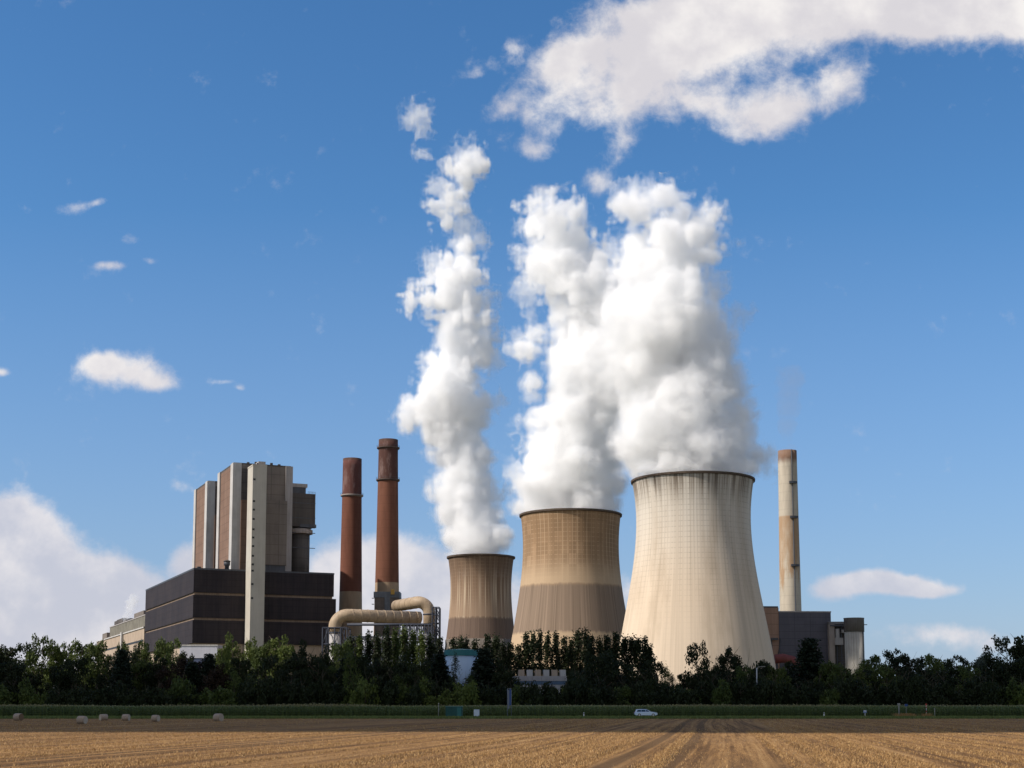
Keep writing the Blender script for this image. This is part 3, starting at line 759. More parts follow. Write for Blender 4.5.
for j in range(0):
    vv = va+12+j*(vc-va-20)/6
    MB().box(-.4, -.02, vv, vv+1.0, -.2, zA-1).build('rib', M_pil2, lh)
for (pxa, pxb, pyt, nm) in ((134, 143.5, 610.3, 'plant_room'), (117, 122.5, 618, 'plant_room'), (114.5, 117.5, 620.5, 'vent'), (122.8, 127, 619.5, 'vent')):
    a_, b_ = VF(pxb, 6, 620), VF(pxa, 6, 620); MB().box(6, 16, a_, b_, zU+.02, ZF(pyt, 6, a_)).build(nm, M_dk if pxa < 130 else M_greyb, lh)
a_, b_ = VF(107, 3, 634), VF(102.5, 3, 634)
MB().box(3, 12, a_, b_, zA+.02, ZF(632.5, 3, a_)).build('plant_room', M_greyb, lh)
tag(body('steam_plume', [(*W2(6, VF(124+i*1.5, 6, 620))[:2], zU+2+i*2.4, 1.2+.35*i) for i in range(7)], .5, 2.2, 4, VAPOUR, seed=4, levels=1, pad=4),
    'small wisp of white vapour above the low cream hall at far left', 'steam')

# pale low building under the hall
DLp = 740
x0, x1 = GX(180, DLp), GX(217.5, DLp)
lb = thing('workshop', 'low lilac white workshop with a blue lower wall, below the dark turbine hall', 'building', (x0, DLp, 0))
za, zb2 = GZ(658, DLp), GZ(645.8, DLp)
M_lil = mat('lilac_cladding', grimy((.50, .50, .56), .2), .6, .3)
MB().box(0, x1-x0, 0, 40, za, zb2).build('upper_wall', M_lil, lb)
MB().box(.3, x1-x0-.3, .3, 39, 0, za-.02).build('lower_wall', mat('blue_cladding', grimy((.07, .09, .16), .3), .6, .3), lb)
MB().box(-.3, x1-x0+.3, -.3, 40.3, zb2, zb2+.6).build('roof_edge', M_pil, lb)
MB().box(x1-x0+.02, GX(223, DLp)-x0, 4, 30, 0, zb2-1).build('annex', M_tan, lb)

# ------------------------------------------------------------------ flue gas ducts and their steel
M_duct = mat('tan_duct', grimy((.40, .30, .20), .45, .3), .6, .35)
M_ductlow = mat('grey_duct', grimy((.38, .36, .35), .4, .3), .5, .4)
M_lattice = mat('lattice_steel', grimy((.045, .052, .075), .3), .6, .4)
def elbow(c, r, a0, a1, ax1, ax2, n=9):
    return [Vector(c)+Vector(ax1)*(r*math.cos(a0+(a1-a0)*i/n))+Vector(ax2)*(r*math.sin(a0+(a1-a0)*i/n)) for i in range(n+1)]
DD = 770
def duct(label, Y, pxv, px2, pyc, hw, rise_side, endY, pxe=None, pyb=634):
    """vertical leg at column pxv, elbow, horizontal run to px2"""
    r = hw/F*Y; zc = GZ(pyc, Y); xv = GX(pxv, Y, 620); xe = GX(px2, Y, 620); R = r*1.9
    t = thing('flue_duct', label, 'duct', (xv, Y, 0))
    sg = 1 if xe > xv else -1
    path = elbow((sg*R, 0, zc-R), R, math.pi, math.pi/2, (sg, 0, 0), (0, 0, 1))
    zbt = GZ(pyb, Y)
    MB().tube([(0, 0, zbt), *path, (xe-xv, endY-Y, zc)], r, 28).build('duct', M_duct, t)
    MB().tube([(0, 0, -.2), (0, 0, zbt-.01)], r*1.02, 28).build('riser', M_ductlow, t)
    nf = max(4, int(abs(xe-xv-sg*R)/4.2)); 
    for k in range(nf):
        f = (k+.5)/nf; xx = sg*R+(xe-xv-sg*R)*f; yy = (endY-Y)*f
        d = Vector((xe-xv-sg*R, endY-Y, 0)).normalized()*.3
        MB().tube([Vector((xx, yy, zc))-d, Vector((xx, yy, zc))+d], r*1.03, 28).build('flange', M_duct, t)
    for zz in (zbt+.6, zbt*.55, zc-R-.5):
        MB().lathe([(r, zz-.4), (r*1.08, zz-.3), (r*1.08, zz+.3), (r, zz+.4)], 28, cap0=False, cap1=False).build('flange', M_lattice, t)
    return t, xv, xe, zc, r
duct('front flue duct, long tan pipe bending down at its left end', DD, 335.0, 417, 615.3, 6.4, 0, DD+22)
duct('rear flue duct, tan pipe from the tallest chimney bending down at its right end', DD+30, 429.3, 392, 602.2, 6.0, 0, DD+60)
def lattice(label, px0, px1, Y, pyt, dep, nx, nz, w=.55, z0=0):
    x0, x1 = GX(px0, Y), GX(px1, Y); zt_ = GZ(pyt, Y)
    t = thing('steel_frame', label, 'steel frame', (x0, Y, 0)); L = x1-x0
    for yy in (0, dep):
        for i in range(nx+1):
            MB().bar((L*i/nx, yy, z0), (L*i/nx, yy, zt_), w).build('column', M_lattice, t)
    for k in range(1, nz+1):
        z = z0+(zt_-z0)*k/nz; b = MB()
        for yy in (0, dep): b.bar((0, yy, z), (L, yy, z), w*.8)
        for i in range(nx+1): b.bar((L*i/nx, 0, z), (L*i/nx, dep, z), w*.7)
        b.build('beam', M_lattice, t)
        c = MB(); zp = z0+(zt_-z0)*(k-1)/nz
        for i in range(nx):
            a, b_ = (i, i+1) if (i+k) % 2 else (i+1, i)
            c.bar((L*a/nx, 0, zp), (L*b_/nx, 0, z), w*.55)
            c.bar((L*b_/nx, dep, zp), (L*a/nx, dep, z), w*.55)
        c.build('brace', M_lattice, t)
    return t
lattice('tall open steel frame right of the ducts, beside the smallest cooling tower', 432.2, 439.2, DD+24, 607.2, 10, 2, 13, .6)
lattice('steel support frame under the right part of the front flue duct', 400, 432, DD-7, 624.5, 16, 9, 5, .55)
lattice('low steel frame around the left bend of the front flue duct', 322.5, 347, DD-8, 627.5, 16, 4, 5, .55)
lattice('low steel pipe rack between the two brick chimneys', 348, 399.5, DD-5, 636.5, 10, 9, 3, .5)
# pipes on the rack
for k, (py, hw_, c_) in enumerate(((624.6, 1.3, M_lattice), (638.2, 1.5, M_ductlow))):
    z = GZ(py, DD-2); p = MB().tube([(GX(347, DD-2), DD-2+4*k, z), (GX(433, DD-2), DD-2+4*k, z)], hw_/F*DD, 12).build('pipe', c_)
    tag(p, ['thin dark pipe running just under the front flue duct', 'grey pipe lying on the low pipe rack behind the poplars'][k], 'pipe')
# cladding house around the foot of the tallest chimney
xs_, xe_ = GX(373.2, DS2-20), GX(399.5, DS2-20); 
ch = thing('chimney_base_house', 'grey blue steel clad housing around the foot of the tallest chimney', 'building', (xs_, DS2-20, 0))
zz = GZ(597.5, DS2-20)
M_bl = mat('blue_grey_cladding', grimy((.15, .17, .20), .4, .2), .6, .3)
MB().box(.5, xe_-xs_-.5, 0, 12, -.2, zz).build('wall', mat('brown_cladding', grimy((.15, .125, .11), .4, .2), .7, .3), ch)
MB().box(0, xe_-xs_, -.4, 12.4, zz, zz+3.6).build('head', M_bl, ch)
MB().box((xe_-xs_)*.42, (xe_-xs_)*.62, -.5, -.01, -.2, zz-.01).build('panel', M_bl, ch)
MB().box(-.5, xe_-xs_+.5, -.8, -.41, GZ(648, DS2-20), GZ(640, DS2-20)).build('apron', M_pil2, ch)
for q in (-1.0, xe_-xs_-.3):
    for py in (598, 604, 611): MB().box(q, q+1.3, -1.5, 1, GZ(py, DS2-20)-.3, GZ(py, DS2-20)).build('bracket', M_lattice, ch)
MB().box((xe_-xs_)*.66, (xe_-xs_)*.80, -1.4, -.42, zz+1.8, zz+5).build('crane', mat('yellow_paint', grimy((.45, .27, .05), .3), .5, .4), ch)

# ------------------------------------------------------------------ right hand block: dark hall and silos
DQ = 800; PH2 = math.radians(4)
xq = GX(779.2, DQ, 640)
rb_ = thing('coal_mill_house', 'dark grey windowless hall with a brown flank, right of the big cooling tower', 'building', (xq, DQ, 0), PH2)
wq = GX(832.3, DQ, 640)-xq; zq = GZ(612.2, DQ)
M_sl = cladding('slate_cladding', (.085, .082, .10), (.10, .096, .115), 1.5, 4)
MB().box(0, wq, 0, 26, -.2, zq).build('hall', M_sl, rb_)
MB().box(-.2, wq+.2, -.2, 26.2, zq, zq+.7).build('roof_edge', M_pil2, rb_)
M_rb = cladding('rust_brown_wall', (.25, .155, .115), (.32, .205, .15), 1.5, 6)
xb = GX(758, DQ+8, 640)-xq
MB().box(xb, -.03, .05, 24, -.2, GZ(608.6, DQ+8)).build('flank', M_rb, rb_)
MB().box(xb-.2, -.3, -.1, 24.2, GZ(608.6, DQ+8), GZ(607.2, DQ+8)).build('flank_roof', M_steel_d, rb_)
MB().box(xb+6, -1.0, -1.6, -.12, GZ(640, DQ), GZ(638, DQ)).build('platform', M_steel_d, rb_)
cc = MB()
for i in range(4): cc.bar((-11+i*3.2, -.9, GZ(660, DQ)), (-11+i*3.2+(2 if i % 2 else 0), -.9, GZ(638, DQ)), .5)
cc.build('stair_steel', M_steel_d, rb_)
# red brown conveyor cover
xc = GX(774, DQ-14); cv = thing('conveyor_bridge', 'dark red covered conveyor at the foot of the dark grey hall', 'conveyor', (xc, DQ-14, 0))
M_red = mat('dark_red_paint', grimy((.17, .045, .045), .4, .2), .6, .3)
xl = GX(798, DQ-14)-xc
MB().tube([(0, 0, GZ(660, DQ)), (xl*.35, 0, GZ(659, DQ)), (xl*.75, 0, GZ(661, DQ)), (xl, 0, GZ(668, DQ)), (xl*1.05, 0, 8)], 2.5, 16).build('cover', M_red, cv)
for i in range(3): MB().bar((xl*(.1+.35*i), 0, 0), (xl*(.1+.35*i), 0, GZ(661, DQ)), .8).build('leg', M_lattice, cv)
# silos
xs2 = GX(854.6, DQ-18, 650); rs = 9.3/F*DQ
si = thing('silo', 'pale concrete silo with a grey metal head, rightmost structure of the plant', 'silo', (xs2, DQ-18, 0))
MB().lathe([(rs, -.2), (rs, GZ(633.5, DQ))], 56).build('drum', mat('silo_concrete', grimy((.42, .39, .34), .5), .85, .2), si)
MB().lathe([(rs+.25, GZ(633.5, DQ)), (rs+.25, GZ(621, DQ)), (rs+.4, GZ(620.6, DQ)), (rs+.4, GZ(620, DQ))], 56).build('head', mat('silo_head', grimy((.15, .145, .155), .4), .7, .3), si)
MB().bar((rs, 0, GZ(626.5, DQ)), (rs+2.0, 0, GZ(626.5, DQ)), .35).build('bracket', M_steel_d, si)
sd = MB()
for k in range(24): sd.bar((rs*.74, -rs*.74, k*1.9), (rs*.74, -rs*.74, k*1.9+1.9), .4)
sd.build('downpipe', M_steel_d, si)
xe2 = GX(829.6, DQ-2, 650); we = GX(847.5, DQ-2, 650)-xe2
ev = thing('elevator_tower', 'narrow weathered elevator tower with dark openings between the hall and the silo', 'tower', (xe2, DQ-2, 0))
ze = GZ(621.8, DQ)
MB().box(0, we*.30, 0, 12, -.2, ze-1.5).build('pier', M_ring_l, ev)
MB().box(we*.30+.01, we, 4, 12, -.2, ze-1.6).build('core', M_dk, ev)
MB().box(-.2, we, -.3, 12.2, ze-1.5, ze).build('roof', mat('elevator_roof', grimy((.19, .185, .19), .4), .8, .2), ev)
for (a, b_, c_, d_) in ((.05, .95, 626.5, 625.3), (.3, .75, 645, 638), (.35, .55, 638, 629), (.68, 1.0, 633, 630)):
    MB().box(we*a, we*b_, -.9, 3.9, GZ(c_, DQ), GZ(d_, DQ)).build('gantry', M_pil2 if c_ > 630 else M_steel_d, ev)
gg = MB()
for k in range(6): gg.bar((we*.45, 1.5, k*4.6), (we*.95, 1.5, k*4.6+4.6), .35); gg.bar((we*.45, 1.6, k*4.6+4.6), (we*.95, 1.6, k*4.6+4.6), .35)
for q in (.45, .7, .95): gg.bar((we*q, 1.4, 0), (we*q, 1.4, ze-2), .4)
gg.build('brace', M_steel_d, ev)

# ------------------------------------------------------------------ small works buildings among the trees
DT = 424
xt = GX(461.5, DT, 660); rt_ = 16.6/F*DT
tk = thing('storage_tank', 'round pale blue storage tank with a teal rim among the trees', 'tank', (xt, DT, 0))
MB().lathe([(rt_, -.1), (rt_, GZ(656, DT))], 48).build('drum', mat('pale_blue_paint', grimy((.46, .58, .72), .15), .5, .4), tk)
MB().lathe([(rt_+.25, GZ(656, DT)), (rt_+.25, GZ(650.2, DT)), (rt_*.6, GZ(649.5, DT)), (.1, GZ(648.8, DT))], 48, smooth=False).build('rim', mat('teal_paint', grimy((.02, .15, .16), .2), .5, .4), tk)
DLb = 426
xv = GX(516, DLb, 680); wv_ = GX(566, DLb, 680)-xv
pb_ = thing('pump_house', 'low pale building with a row of roof vents and a blue band, among the trees', 'building', (xv, DLb, 0), math.radians(3))
z1_, z2_, z3_ = GZ(684.5, DLb), GZ(681, DLb), GZ(676, DLb)
MB().box(0, wv_, 0, 14, -.1, z1_).build('wall', mat('pale_wall', grimy((.45, .43, .43), .2), .8, .2), pb_)
MB().box(-.15, wv_+.15, -.15, 14.1, z1_+.01, z2_).build('blue_band', mat('blue_band', grimy((.10, .16, .25), .2), .6, .3), pb_)
MB().box(-.3, wv_+.3, -.3, 14.3, z2_+.01, z3_).build('fascia', mat('fascia_grey', grimy((.40, .38, .38), .2), .8, .2), pb_)
for k in range(6):
    xx = wv_*(k+.35)/6; v_ = MB().box(xx, xx+1.7, 1, 4, z3_+.01, z3_+1.9)
    v_.build('roof_vent', M_tan if k % 2 == 0 else M_pil, pb_)
wh = thing('greenhouse_shed', 'small white shed glimpsed through a gap in the left trees', 'shed', (GX(35, 468), 468, 0))
xw = GX(49, 468)-GX(35, 468)
MB().box(0, xw, 0, 6, -.1, GZ(689.5, 468)).build('wall', M_pil, wh)
MB().prism([(-.3, GZ(689.5, 468)+.01), (xw+.3, GZ(689.5, 468)+.01), (xw*.45, GZ(684.5, 468))], -.3, 6.3).build('roof', mat('white_roof', grimy((.78, .74, .72), .1), .6, .3), wh)
# ------------------------------------------------------------------ trees
def leaf_mat(name, a, b, tr=.25):
    m = bpy.data.materials.new(name); m.use_nodes = True; n = NT(m.node_tree); bs = n.n['Principled BSDF']
    g = n.new('ShaderNodeNewGeometry').outputs['Random Per Island']; oi = n.new('ShaderNodeObjectInfo').outputs['Random']
    no = n.noise(n.coord(), .35, 4, .6)
    f = n.math('ADD', n.math('MULTIPLY', g, .35), n.math('ADD', n.math('MULTIPLY', n.ramp(no, .35, .65), .4), n.math('MULTIPLY', oi, .35)))
    c = n.mix(f, a, b); n.l.new(c, bs.inputs['Base Color']); bs.inputs['Roughness'].default_value = .65; bs.inputs['Specular IOR Level'].default_value = .25
    t = n.new('ShaderNodeBsdfTranslucent'); n.l.new(c, t.inputs[0]); mx = n.new('ShaderNodeMixShader'); mx.inputs[0].default_value = tr
    n.l.new(bs.outputs[0], mx.inputs[1]); n.l.new(t.outputs[0], mx.inputs[2]); n.l.new(mx.outputs[0], n.n['Material Output'].inputs[0])
    return m
LM = {'green': leaf_mat('leaf_green', (0.031, 0.050, 0.011), (0.096, 0.122, 0.027)), 'dark': leaf_mat('leaf_dark', (0.0095, 0.017, 0.0055), (0.030, 0.040, 0.012)),
      'lime': leaf_mat('leaf_lime', (0.046, 0.074, 0.014), (0.13, 0.155, 0.034)), 'copper': leaf_mat('leaf_copper', (0.0174, 0.0099, 0.0062), (0.0465, 0.026, 0.0136)),
      'fir': leaf_mat('needle_green', (0.006, 0.012, 0.006), (0.017, 0.027, 0.012), .1), 'silver': leaf_mat('leaf_silver', (0.0372, 0.0527, 0.0372), (0.0868, 0.1054, 0.0744))}
M_bark = mat('bark', lambda n: n.cramp(n.noise(n.coord(), 2, 5, .7), [(.3, (.05, .038, .028)), (.7, (.14, .11, .085))]), .95, .1)
def quads_at(P, size, rg, droop=0.0):
    n = len(P); a = rg.normal(size=(n, 3)); a /= np.linalg.norm(a, axis=1)[:, None]
    b = rg.normal(size=(n, 3)); b -= a*(a*b).sum(1)[:, None]; b /= np.linalg.norm(b, axis=1)[:, None]
    s = size*rg.uniform(.5, 1.3, n)[:, None]; b = b*rg.uniform(.45, .9, n)[:, None]
    V = np.stack([P-a*s*.5, P+b*s*.5, P+a*s*.5, P-b*s*.5], 1).reshape(-1, 3)
    return V, np.arange(4*n).reshape(-1, 4)
def crown_mesh(name, kind, seed):
    rg = np.random.default_rng(seed); P = []
    H = 16.0
    if kind == 'broad':
        lobes = []
        for k in range(34):
            z = rg.uniform(.12, .93); env = max(.12, 1-((z-.45)/.56)**2)**.55; a = rg.uniform(0, 2*math.pi); rr = env*6.0*rg.uniform(.35, .95)
            lobes.append((rr*math.cos(a), rr*math.sin(a), z*H, rg.uniform(1.3, 2.5)*(1.15-z*.45)))
        for (x, y, z, r) in lobes:
            n = int(95*r*r*.62); d = rg.normal(size=(n, 3)); d /= np.linalg.norm(d, axis=1)[:, None]
            q = d*(r*rg.uniform(.45, 1.08, n)[:, None]); q[:, 2] *= .8; P.append(q+np.array([x, y, z]))
        P.append(np.stack([rg.normal(0, 1.9, 500), rg.normal(0, 1.9, 500), rg.uniform(.08, .8, 500)*H], 1))
        sz = .62
    elif kind == 'poplar':
        H = 22.0
        for k in range(64):
            z = rg.uniform(.04, .97); env = 1.75*math.sin(math.pi*min(.999, z*.90+.08))**.55*(1.0 if z < .8 else (1.02-z)/.22+.05)
            a = rg.uniform(0, 2*math.pi); rr = env*rg.uniform(.1, .8); r = rg.uniform(.5, .95); n = int(90*r)
            q = rg.normal(size=(n, 3))*np.array([.55, .55, 1.1])*r; P.append(q+np.array([rr*math.cos(a), rr*math.sin(a), z*H]))
        sz = .55
    elif kind == 'fir':
        for k in range(34):
            z = .05+.93*k/34; R = 4.3*(1-z)**.85+.25; nb = 11
            for j in range(nb):
                a = rg.uniform(0, 2*math.pi); L = R*rg.uniform(.7, 1.1); m = int(10+16*L/2)
                t = rg.uniform(.1, 1, m); w = (1-t)*.5+.12
                x = np.cos(a)*L*t+rg.normal(0, 1, m)*w; y = np.sin(a)*L*t+rg.normal(0, 1, m)*w; zz = z*H+.5*t*L*-.28+rg.normal(0, .12, m)
                P.append(np.stack([x, y, zz], 1))
        sz = .48
    elif kind == 'birch':
        for k in range(40):
            z = rg.uniform(.2, .98); env = 3.2*math.sin(math.pi*min(.98, z*.85+.1)); a = rg.uniform(0, 2*math.pi); rr = env*rg.uniform(.2, 1)
            r = rg.uniform(.6, 1.2); n = int(60*r); q = rg.normal(size=(n, 3))*np.array([.5, .5, .9])*r; q[:, 2] -= .3
            P.append(q+np.array([rr*math.cos(a), rr*math.sin(a), z*H]))
        sz = .42
    else:    # bush
        H = 6.0
        for k in range(22):
            a = rg.uniform(0, 2*math.pi); rr = rg.uniform(0, 3.4); z = rg.uniform(.4, 4.6)*(1-rr/6.5); r = rg.uniform(.7, 1.4); n = int(90*r*r)
            d = rg.normal(size=(n, 3)); d /= np.linalg.norm(d, axis=1)[:, None]; P.append(d*(r*rg.uniform(.4, 1.05, n)[:, None])+np.array([rr*math.cos(a), rr*math.sin(a), z]))
        sz = .5
    P = np.concatenate(P); P[:, 2] = np.maximum(P[:, 2], .15)
    V, Q = quads_at(P, sz, rg)
    rad = np.hypot(P[:, 0], P[:, 1])
    return np_mesh(name, V, Q, LM['green']), float(np.percentile(P[:, 2], 98.5)), float(np.percentile(rad, 90))*2.0
def trunk_mesh(kind, seed):
    rg = random.Random(seed); b = MB(); H = {'broad': 16, 'poplar': 22, 'fir': 16, 'birch': 16, 'bush': 6}[kind]
    r = {'broad': .34, 'poplar': .26, 'fir': .24, 'birch': .15, 'bush': .10}[kind]
    k = 7; pts = [(rg.uniform(-.2, .2)*i/k*1.5, rg.uniform(-.2, .2)*i/k*1.5, H*.9*i/k) for i in range(k+1)]
    b.tube(pts, [r*(1-.9*i/k)*(1.35 if i == 0 else 1) for i in range(k+1)], 8)
    for j in range({'broad': 13, 'poplar': 12, 'fir': 10, 'birch': 10, 'bush': 6}[kind]):
        z = rg.uniform(.18, .8); a = rg.uniform(0, 6.28); L = {'broad': 4.6, 'poplar': 1.4, 'fir': 3.0*(1-z)+.4, 'birch': 2.2, 'bush': 1.8}[kind]*rg.uniform(.6, 1)
        up = {'broad': .7, 'poplar': 2.6, 'fir': -.1, 'birch': 1.0, 'bush': .8}[kind]
        p0 = (0, 0, z*H); p1 = (L*.5*math.cos(a), L*.5*math.sin(a), z*H+L*.5*up*.8); p2 = (L*math.cos(a), L*math.sin(a), z*H+L*up)
        p2 = (p2[0], p2[1], min(p2[2], H*.97)); b.tube([p0, p1, p2], [r*.42*(1-z*.5), r*.24, r*.06], 5)
    me = bpy.data.meshes.new(kind+'_trunk'); me.from_pydata(b.v, [], b.f); me.materials.append(M_bark); me.polygons.foreach_set('use_smooth', b.sm); return me
PROTO = {}
for kd, nn in (('broad', 5), ('poplar', 4), ('fir', 3), ('birch', 3), ('bush', 4)):
    PROTO[kd] = [(crown_mesh(kd+'_crown', kd, 100+17*i+len(kd)), trunk_mesh(kd, 50+i)) for i in range(nn)]
WD = {'broad': 14.0, 'poplar': 5.0, 'fir': 9.5, 'birch': 7.5, 'bush': 8.6}
NAMES = {'broad': ('broadleaf_tree', 'tree', 'broadleaf tree'), 'poplar': ('poplar_tree', 'tree', 'slender poplar'), 'fir': ('fir_tree', 'tree', 'pointed fir'), 'birch': ('birch_tree', 'tree', 'birch'), 'bush': ('bush', 'bush', 'bush')}
TINT = {'green': 'mid green', 'dark': 'dark green', 'lime': 'bright green', 'copper': 'copper leaved', 'fir': 'blackish green', 'silver': 'silvery green'}
LAND = [(-28, 'beyond the left edge'), (60, 'near the left edge'), (97, 'just left of the low cream hall'), (145, 'below the low cream hall'), (243, 'left of the stair tower'), (268, 'under the stair tower'),
        (336, 'right of the stair tower'), (400, 'before the brick chimneys'), (446, 'below the ducts\' right end'), (515, 'before the smallest cooling tower'),
        (622, 'before the middle cooling tower'), (776, 'before the largest cooling tower'), (832, 'before the dark grey hall'), (868, 'before the silo'), (960, 'right of the silo'), (1036, 'near the right edge'), (5000, 'beyond the right edge')]
TREES = []
def T(kind, px, ytop, wpx, Y, tint='green'): TREES.append((kind, px, ytop, wpx, Y, tint))
rt = random.Random(11)
# back rows, by the crowns that stand out in the photograph
for (px, y, w, t) in ((-14,648,40,'dark'),(4,650,30,'dark'),(25,647,28,'dark'),(42,640,26,'green'),(53,648,18,'lime'),(66,647,20,'lime'),(82,644,24,'green'),(98,645,24,'green'),(113,655,16,'dark'),(121,645,14,'green'),
    (133,650,20,'dark'),(143,645,18,'green'),(160,642,22,'green'),(173,643,18,'green'),(186,655,20,'dark'),(222,647,18,'green'),(232,640,22,'lime'),(252,643,20,'lime'),(265,646,22,'green'),(281,641,28,'lime'),
    (306,646,22,'dark'),(322,651,20,'dark'),(340,644,20,'green'),
    (870,658,26,'green'),(893,653,30,'dark'),(912,658,26,'dark'),(935,657,24,'green'),(955,659,26,'dark'),(975,660,24,'silver'),(990,652,24,'dark'),(1008,641,32,'dark'),(1026,639,30,'dark'),(1048,645,40,'dark')):
    T('broad', px, y, w*1.15, rt.uniform(425, 450), t)
for (px, y, w, t) in ((10,664,34,'dark'),(58,668,26,'dark'),(76,660,28,'dark'),(112,668,28,'dark'),(136,664,28,'green'),(158,660,26,'dark'),(190,661,34,'copper'),(172,666,26,'copper'),(214,668,30,'copper'),
    (240,660,24,'dark'),(272,658,26,'dark'),(296,656,30,'dark'),(318,662,28,'dark'),(336,668,24,'green'),(356,656,28,'dark'),(378,662,26,'dark'),(398,660,28,'dark'),(420,664,26,'dark'),(404,676,30,'green'),
    (436,668,26,'dark'),(448,678,24,'dark'),(480,662,20,'dark'),(505,664,26,'dark'),(578,672,30,'dark'),(600,654,34,'dark'),(622,664,28,'dark'),(640,672,26,'dark'),(655,662,22,'dark'),
    (697,646,25,'dark'),(728,651,27,'dark'),(712,672,26,'dark'),(742,668,24,'green'),(686,676,22,'dark'),(762,663,24,'dark'),(776,668,22,'green'),(792,664,22,'dark'),(828,664,30,'green'),(846,670,26,'green'),
    (866,672,28,'dark'),(886,666,30,'green'),(905,670,30,'dark'),(925,668,30,'dark'),(945,670,28,'dark'),(966,668,30,'green'),(986,668,32,'dark'),(1010,662,34,'dark'),(1034,660,34,'dark'),(-8,668,34,'dark'),(34,676,26,'dark')):
    T('broad', px, y, w*1.0, rt.uniform(404, 422), t)
# tall slender poplars
for (px, y) in ((350,640),(359,638),(368,635),(377,637),(386,630),(395,632),(404,631),(413,634),(421,635),(430,638),(439,641),
    (453,641),(460,640),(466,641),(475,643),(488,638),(496,639),(503,645),(511,646),(518,648),(526,636),(533,635),(540,634),(548,636),(556,635),(564,640),(571,641),(578,634),(586,633),(592,638),(600,641),(608,639),(617,636),
    (625,640),(632,640),(638,641),(645,640),(650,648)):
    T('poplar', px, y, rt.uniform(8.0, 10.0), rt.uniform(441, 456), 'dark' if px > 445 or rt.random() < .5 else 'green')
for (px, y, w) in ((439,656,20),(484,651,22),(192,664,18),(810,641,26),(209,656,16),(122,652,16),(346,660,18)): T('fir', px, y, w, 412, 'fir')
for (px, y, w, t) in ((667,668,12,'green'),(860,666,14,'lime'),(836,668,14,'green'),(672,676,10,'dark'),(235,672,14,'lime'),(250,676,14,'green'),(758,672,16,'silver'),(420,672,18,'green'),(470,676,16,'green'),(350,650,14,'lime'),(455,655,10,'dark')): T('birch', px, y, w, rt.uniform(398, 406), t)
px = -30
while px < 1060:
    big = (30 < px < 52)
    T('bush', px, rt.uniform(680, 692) if not big else 695, rt.uniform(24, 34), rt.uniform(391, 400), rt.choice(['dark', 'dark', 'dark', 'green', 'dark', 'lime' if rt.random() < .4 else 'dark'])); px += rt.uniform(9, 14)
for px in (553, 566, 548): T('bush', px, 690, 18, 396, 'lime')
# taller bushes close the view under the crowns
px = -40
while px < 1070:
    if not (518 < px < 565 or 28 < px < 52 or 445 < px < 480 or 655 < px < 692): T('bush', px, rt.uniform(668, 678), rt.uniform(30, 40), rt.uniform(455, 470), 'dark')
    px += rt.uniform(15, 20)
for px in list(range(-190, -30, 17))+list(range(1062, 1260, 17)):
    T('broad', px+rt.uniform(-4, 4), rt.uniform(645, 662), rt.uniform(28, 36), rt.uniform(408, 445), rt.choice(['dark', 'green', 'dark']))
    T('bush', px+rt.uniform(-6, 6), rt.uniform(680, 690), rt.uniform(30, 38), rt.uniform(392, 399), 'dark')
# group so that every label singles out one
from collections import defaultdict
ORD = ['first', 'second', 'third', 'fourth', 'fifth', 'sixth', 'seventh', 'eighth', 'ninth', 'tenth', 'eleventh', 'twelfth', 'thirteenth', 'fourteenth', 'fifteenth', 'sixteenth', 'seventeenth', 'eighteenth', 'nineteenth', 'twentieth']+['%dth' % i for i in range(21, 40)]
bucket = defaultdict(list)
for i, t in enumerate(TREES):
    land = next(s for lim, s in LAND if t[1] < lim); row = 'front' if t[4] < 401 else ('back' if t[4] > 423 else 'middle')
    bucket[(t[0], t[5], land, row)].append(i)
label_of = {}
for (kind, tint, land, row), ids in bucket.items():
    ids.sort(key=lambda i: TREES[i][1]); base = f'{TINT[tint]} {NAMES[kind][2]} {land}, {row} row'
    for k, i in enumerate(ids):
        label_of[i] = base if len(ids) == 1 else f'{TINT[tint]} {NAMES[kind][2]} {land}, {row} row, {ORD[k]} from left'
for i, (kind, px, ytop, wpx, Y, tint) in enumerate(TREES):
    pi = rt.randrange(len(PROTO[kind])); (cm, H, WDT), tm = PROTO[kind][pi]
    h = GZ(ytop, Y)-.0; sz = h/(H*1.0); sx = (wpx/F*Y)/WDT*{'poplar': 1.25, 'broad': 1.08, 'fir': 1.75, 'birch': 1.1}.get(kind, 1.0)
    nm, cat, _ = NAMES[kind]
    t = thing(nm, label_of[i], cat, (GX(px, Y, 680), Y, 0), rt.uniform(0, 6.28), {'broad': 'broadleaf trees of the belt', 'poplar': 'slender poplars in the belt', 'fir': 'firs in the belt', 'birch': 'birches in the belt', 'bush': 'bushes along the tree belt'}[kind])
    t.scale = (sx, sx, sz)
    c = link(bpy.data.objects.new('crown', cm)); c.parent = t; c.material_slots[0].link = 'OBJECT'; c.material_slots[0].material = LM[tint]
    k = link(bpy.data.objects.new('trunk' if kind != 'bush' else 'stem', tm)); k.parent = t
# far wood on the horizon, one mass
rg = np.random.default_rng(77); n = 26000
xx = rg.uniform(-900, 900, n); yy = rg.uniform(1500, 1700, n); hh = 14+10*vnoise(xx*.02, yy*.02, 0*xx)
V, Q = quads_at(np.stack([xx, yy, hh*rg.random(n)**.6], 1), 5.5, rg)
tag(link(bpy.data.objects.new('far_woodland', np_mesh('far_woodland', V, Q, LM['dark']))), 'distant dark wood along the horizon behind the plant', 'woodland', kind='stuff')
